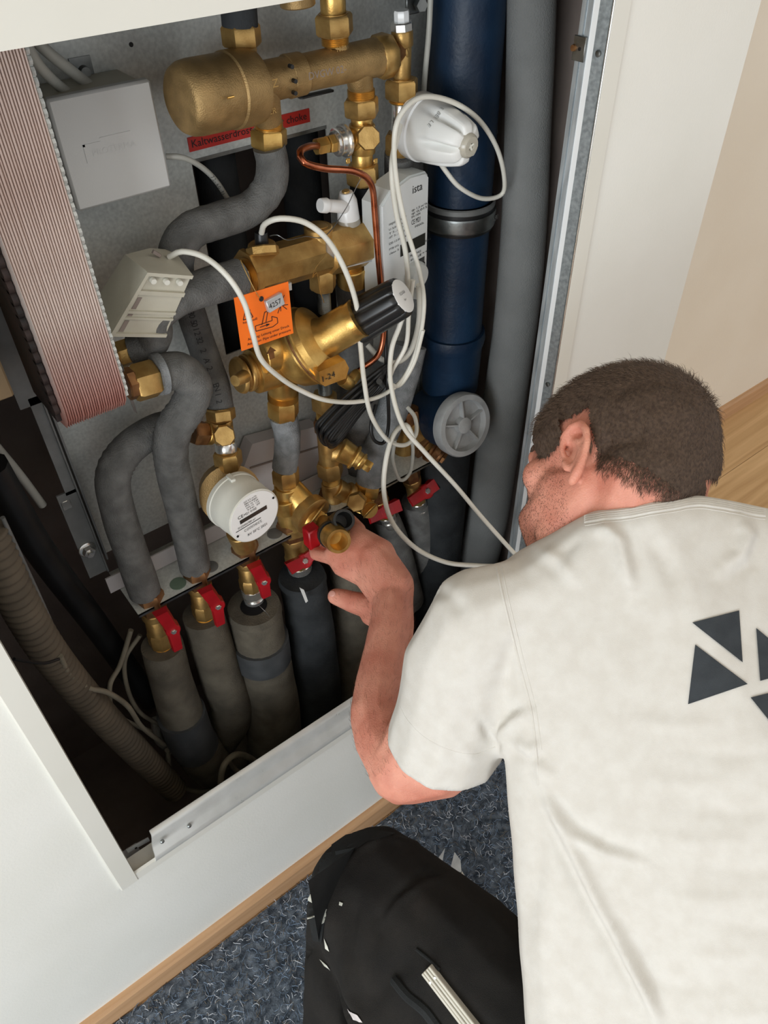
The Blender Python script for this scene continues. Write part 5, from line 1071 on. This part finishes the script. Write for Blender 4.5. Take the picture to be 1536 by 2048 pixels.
fold([(1225, 1060), (1240, 1085), (1250, 1130), (1262, 1180)], 15, .0045, True, -.003); fold([(1165, 1070), (1130, 1100), (1120, 1135)], 14, -.002)
fold([(1300, 1080), (1330, 1120), (1350, 1180)], 20, -.003); fold([(1180, 1062), (1210, 1060), (1230, 1075)], 12, .0035)
fold([(1080, 1100), (1120, 1120), (1150, 1160)], 14, .002, True, .002)
fold([(1480, 1040), (1495, 1070), (1480, 1110), (1440, 1140)], 16, .004, True, -.003)
fold([(985, 1460), (1000, 1480), (1010, 1500), (1000, 1440)], 12, .004); fold([(960, 1440), (985, 1478), (1010, 1500)], 10, -.004); fold([(1005, 1470), (1030, 1440), (1055, 1425)], 11, .004, True, -.003)
fold([(1030, 1480), (1060, 1500), (1085, 1490)], 12, .003, True, .003); fold([(900, 1460), (930, 1500), (950, 1520)], 12, .0015); fold([(860, 1175), (900, 1190), (930, 1230)], 16, -.002)
for k in range(11):
    y0 = 1440 + k * 58; x0 = 1240 + (k * 97) % 170; fold([(x0, y0), (x0 + 110, y0 + 14), (x0 + 230, y0 + 4)], 17, .0011 * (-1) ** k)
disp += .0007 * np.sin(V[:, 0] * 60 + V[:, 2] * 45) * np.sin(V[:, 1] * 55 + 1.3)
V = V + N * disp[:, None]
# cut the hem of the sleeve
hA, hB = B(790, 1424, .80), B(1010, 1510, .80); hax = _n(B(842, 1560, .87) - B(905, 1390, .82)); hp0 = B(905, 1512, .80)
hn2 = _n(hax + _n(CAM - hp0) * .10); hdir = hn2
hem_c = B(905, 1497, .845); side = (V - hem_c) @ _n(B(880, 1560, .885) - B(912, 1420, .825))
cut = (side > 0) & (px_[:, 0] < 1016) & (px_[:, 1] > 1380)
keepf = [f for f in F if not any(cut[i] for i in f)]
# cut the neck opening edge above the collar line
COLL = [(1142, 1086), (1160, 1066), (1190, 1045), (1228, 1014), (1264, 999), (1314, 990), (1364, 988), (1397, 992), (1432, 1011), (1460, 1034), (1490, 1036), (1560, 1048)]
used = sorted({i for f in keepf for i in f}); m3 = {v: k for k, v in enumerate(used)}; V2 = V[used]; F2 = [tuple(m3[i] for i in f) for f in keepf]
# snap the ragged hem rim onto the hem plane
bound = {}
for f in F2:
    for i in range(len(f)): e = tuple(sorted((f[i], f[(i + 1) % len(f)]))); bound[e] = bound.get(e, 0) + 1
rimv = {v for e, c in bound.items() if c == 1 for v in e}; hd_ = _n(B(880, 1560, .885) - B(912, 1420, .825))
for v in rimv: V2[v] = V2[v] - hd_ * ((V2[v] - hem_c) @ hd_)
shirt = mk(V2, F2, 'tshirt', 'cotton', per)
sm = shirt.modifiers.new('thickness', 'SOLIDIFY'); sm.thickness = .0018; sm.offset = -1
BVs = BVHTree.FromPolygons([tuple(p) for p in V2], F2)
def seam(poly, r, off, nm, m='cotton', sub=10):
    pp = smooth([(*q, 0) for q in poly], sub)[:, :2]; out = []
    for q in pp:
        c, n = raycast(BVs, q[0], q[1], off)
        if c is not None and (not out or np.linalg.norm(c - out[-1]) < .05): out.append(c)
    if len(out) > 2: return G().tube(out, r, 8, .004).obj(nm, m, shirt)
seam([(990, 1112), (1003, 1180), (1022, 1260), (1042, 1340), (1062, 1420), (1072, 1500), (1076, 1570)], .0014, -.0006, 'shoulder_seam')
seam([(1000, 1112), (1013, 1180), (1032, 1260), (1052, 1340), (1072, 1420), (1083, 1500)], .0007, -.0003, 'shoulder_seam')
seam([(800, 1412), (815, 1440), (850, 1475), (900, 1500), (950, 1508), (990, 1494)], .0006, -.0003, 'hem_stitch')
for tri in ([(1384, 1245), (1477, 1221), (1484, 1325)], [(1390, 1289), (1494, 1368), (1376, 1408)], [(1511, 1256), (1600, 1330), (1598, 1340), (1519, 1362)], [(1500, 1395), (1600, 1370), (1560, 1470)]):
    patch(BVs, tri, .0012, 'printed_triangle', 'print', shirt, 8)
# collar: ribbed band around the neck
co = [B(*q) for q in ((1150, 1080, .765), (1192, 1050, .742), (1228, 1020, .728), (1266, 1004, .720), (1314, 995, .716), (1364, 993, .716), (1400, 998, .722), (1434, 1018, .735), (1452, 1042, .76), (1420, 1090, .83), (1330, 1130, .87), (1230, 1130, .86), (1160, 1110, .81))]
def top_y(x):
    for y in range(950, 1170, 3):
        r_ = Vector(_n(ray(x, y))); h1 = BVs.ray_cast(Vector(CAM), r_); h2 = BVb.ray_cast(Vector(CAM), r_)
        if h1[0] is not None and (h2[0] is None or h1[3] < h2[3]): return y
    return None
ty = [(x, top_y(x)) for x in range(1170, 1536, 12)]; ty = [q for q in ty if q[1]]
ys = np.convolve(np.pad([q[1] for q in ty], 2, 'edge'), np.ones(5) / 5, 'valid'); cl_ = [(q[0], y) for q, y in zip(ty, ys)]
for k in range(4): seam([(x, y + 4 + k * 4) for x, y in cl_], .0019, -.0006, 'collar_rib', sub=8)
seam([(x, y + 23) for x, y in cl_], .0005, 0, 'collar_stitch')
# ------------------------------------------------------------------ TROUSERS
tr = Body()
K_ = KNE
tr.hull([(716, 1772, .985, 98), (760, 1742, .98, 88), (690, 1820, .99, 78), (840, 1860, .95, 130)])
tr.hull([(716, 1772, .985, 98), (760, 1745, .98, 90), (905, 1905, .92, 140), (1010, 2010, .88, 130), (800, 2010, .93, 110)])
tr.chain([(905, 1910, .92, 140), (1080, 2090, .88, 165), (HIPL, .115)]); tr.chain([(790, 1990, .93, 110), (HIPL, .11)])
tr.hull([(715, 1785, 1.00, 92), (680, 1830, 1.02, 70), (ANK + np.array([.0, .0, .12]), .075)]); tr.chain([(ANK + np.array([0, 0, .12]), .072), (ANK + np.array([0, 0, .0]), .066)])
tr.hull([(HIPL, .12), (HIPR, .12), (B(1500, 2450, .85), .12)]); tr.chain([(HIPR, .12), (KR + np.array([0, 0, .02]), .075), (AR + np.array([0, .06, .01]), .058)])
V, F, N = tr.mesh(.0042, 10, .5); N = nrm(V, F); px_, dz_ = projA(V); vis = ((V - CAM) * N).sum(1) < 0; disp = np.zeros(len(V))
FA = 1.8
fold([(652, 1905), (655, 1830), (672, 1760), (715, 1700), (770, 1672), (830, 1690)], 7, .0022, False)
fold([(757, 1835), (790, 1790), (840, 1752), (905, 1742)], 7, -.003); fold([(765, 1845), (800, 1800), (850, 1762), (905, 1752)], 7, .0016)
fold([(740, 1920), (757, 1870), (762, 1835)], 9, -.002); fold([(690, 1980), (696, 1920), (700, 1850), (712, 1800)], 12, -.0035); fold([(735, 1990), (740, 1920), (755, 1860)], 16, .002)
fold([(620, 1900), (650, 1960), (690, 2030), (705, 2060)], 13, -.008, False); fold([(700, 1900), (690, 1990), (720, 2050)], 16, .003)
fold([(830, 1905), (780, 1960), (740, 2010)], 20, -.003); fold([(640, 1740), (700, 1700), (760, 1690)], 30, -.001)
disp += .0006 * np.sin(V[:, 0] * 90 + V[:, 2] * 70) * np.sin(V[:, 1] * 80)
V = V + N * disp[:, None]; trs = mk(V, F, 'work_trousers', 'trousers', per); BVt = BVHTree.FromPolygons([tuple(p) for p in V], F)
patch(BVt, [(616, 1762), (642, 1706), (692, 1671), (745, 1660), (792, 1668), (735, 1684), (692, 1714), (664, 1765), (652, 1830), (645, 1885), (626, 1880), (617, 1820)], .0012, 'knee_panel', 'trousers_panel', trs, 12)
def blob(poly, nm, m): 
    patch(BVt, poly, .0016, nm, m, trs, 6)
blob([(628, 1776), (640, 1790), (632, 1808), (615, 1800), (612, 1780), (620, 1795)], 'plaster_smear', 'plaster'); blob([(636, 1812), (655, 1818), (650, 1845), (640, 1852), (634, 1832)], 'plaster_smear', 'plaster'); blob([(650, 1876), (657, 1892), (660, 1902), (652, 1896)], 'plaster_smear', 'plaster'); blob([(680, 1803), (687, 1806), (685, 1812), (679, 1810)], 'plaster_smear', 'plaster'); blob([(611, 1836), (632, 1830), (632, 1833), (612, 1840)], 'plaster_smear', 'plaster')
blob([(640, 1918), (655, 1930), (662, 1940), (650, 1932)], 'plaster_smear', 'plaster'); blob([(695, 2018), (716, 2030), (726, 2044), (706, 2038)], 'plaster_smear', 'paper_white')
# thigh pocket with the folding rule
seamt = lambda poly, r, nm, m: (lambda o: G().tube([c for c in (raycast(BVt, q[0], q[1], .001)[0] for q in smooth([(*p, 0) for p in poly], 10)[:, :2]) if c is not None], r, 8, .004).obj(nm, m, trs))(0)
seamt([(833, 1898), (860, 1920), (880, 1940)], .002, 'pocket_edge', 'trousers_panel'); seamt([(790, 1960), (815, 1990), (850, 2020), (880, 2060)], .006, 'pocket_roll', 'trousers_panel')
fr_ = Thing('folding_rule', 'worn pale folding rule sticking out of the thigh pocket', 'folding rule')
a, n = raycast(BVt, 858, 1935, .004); b, n2 = raycast(BVt, 955, 2060, .004)
if a is not None and b is not None:
    d = _n(b - a); L = np.linalg.norm(b - a) + .06; s_ = _n(np.cross(n, d)); n = np.cross(d, s_); wv = 13 * mpp(a)
    for k in range(4): G().box(a + d * L / 2 + s_ * (k - 1.5) * wv * .52 * 1.0 + n * random.uniform(0, .001), (L / 2, wv * .245, .006), (d, s_, n), .0008).obj('slat', 'folding_rule', fr_)
    for k in (-1, 1): p = a + d * .012 + s_ * k * wv * .55 + n * .0065; G().lathe(p - n * .001, p + n * .0008, [(0, .0016), (1, .0012)], 10).obj('rivet', 'chrome', fr_)
# shoes
for q, dd in ((ANK, np.array([.03, .15, 0])), (AR, np.array([.02, -.12, 0]))):
    b = Body(); z = q.copy(); z[2] = .05; b.hull([(z + [0, 0, .015], .04), (z + dd * .5 + [0, 0, -.01], .036), (z + dd + [0, 0, -.018], .028)]); b.hull([(z - dd * .25 + [0, 0, -.025], .022), (z + dd * 1.1 + [0, 0, -.025], .022), (z + dd * .7 + [.02, 0, -.025], .022)]); mk(*b.mesh(.004, 4)[:2], 'work_shoe', 'shoe', per)

finish()
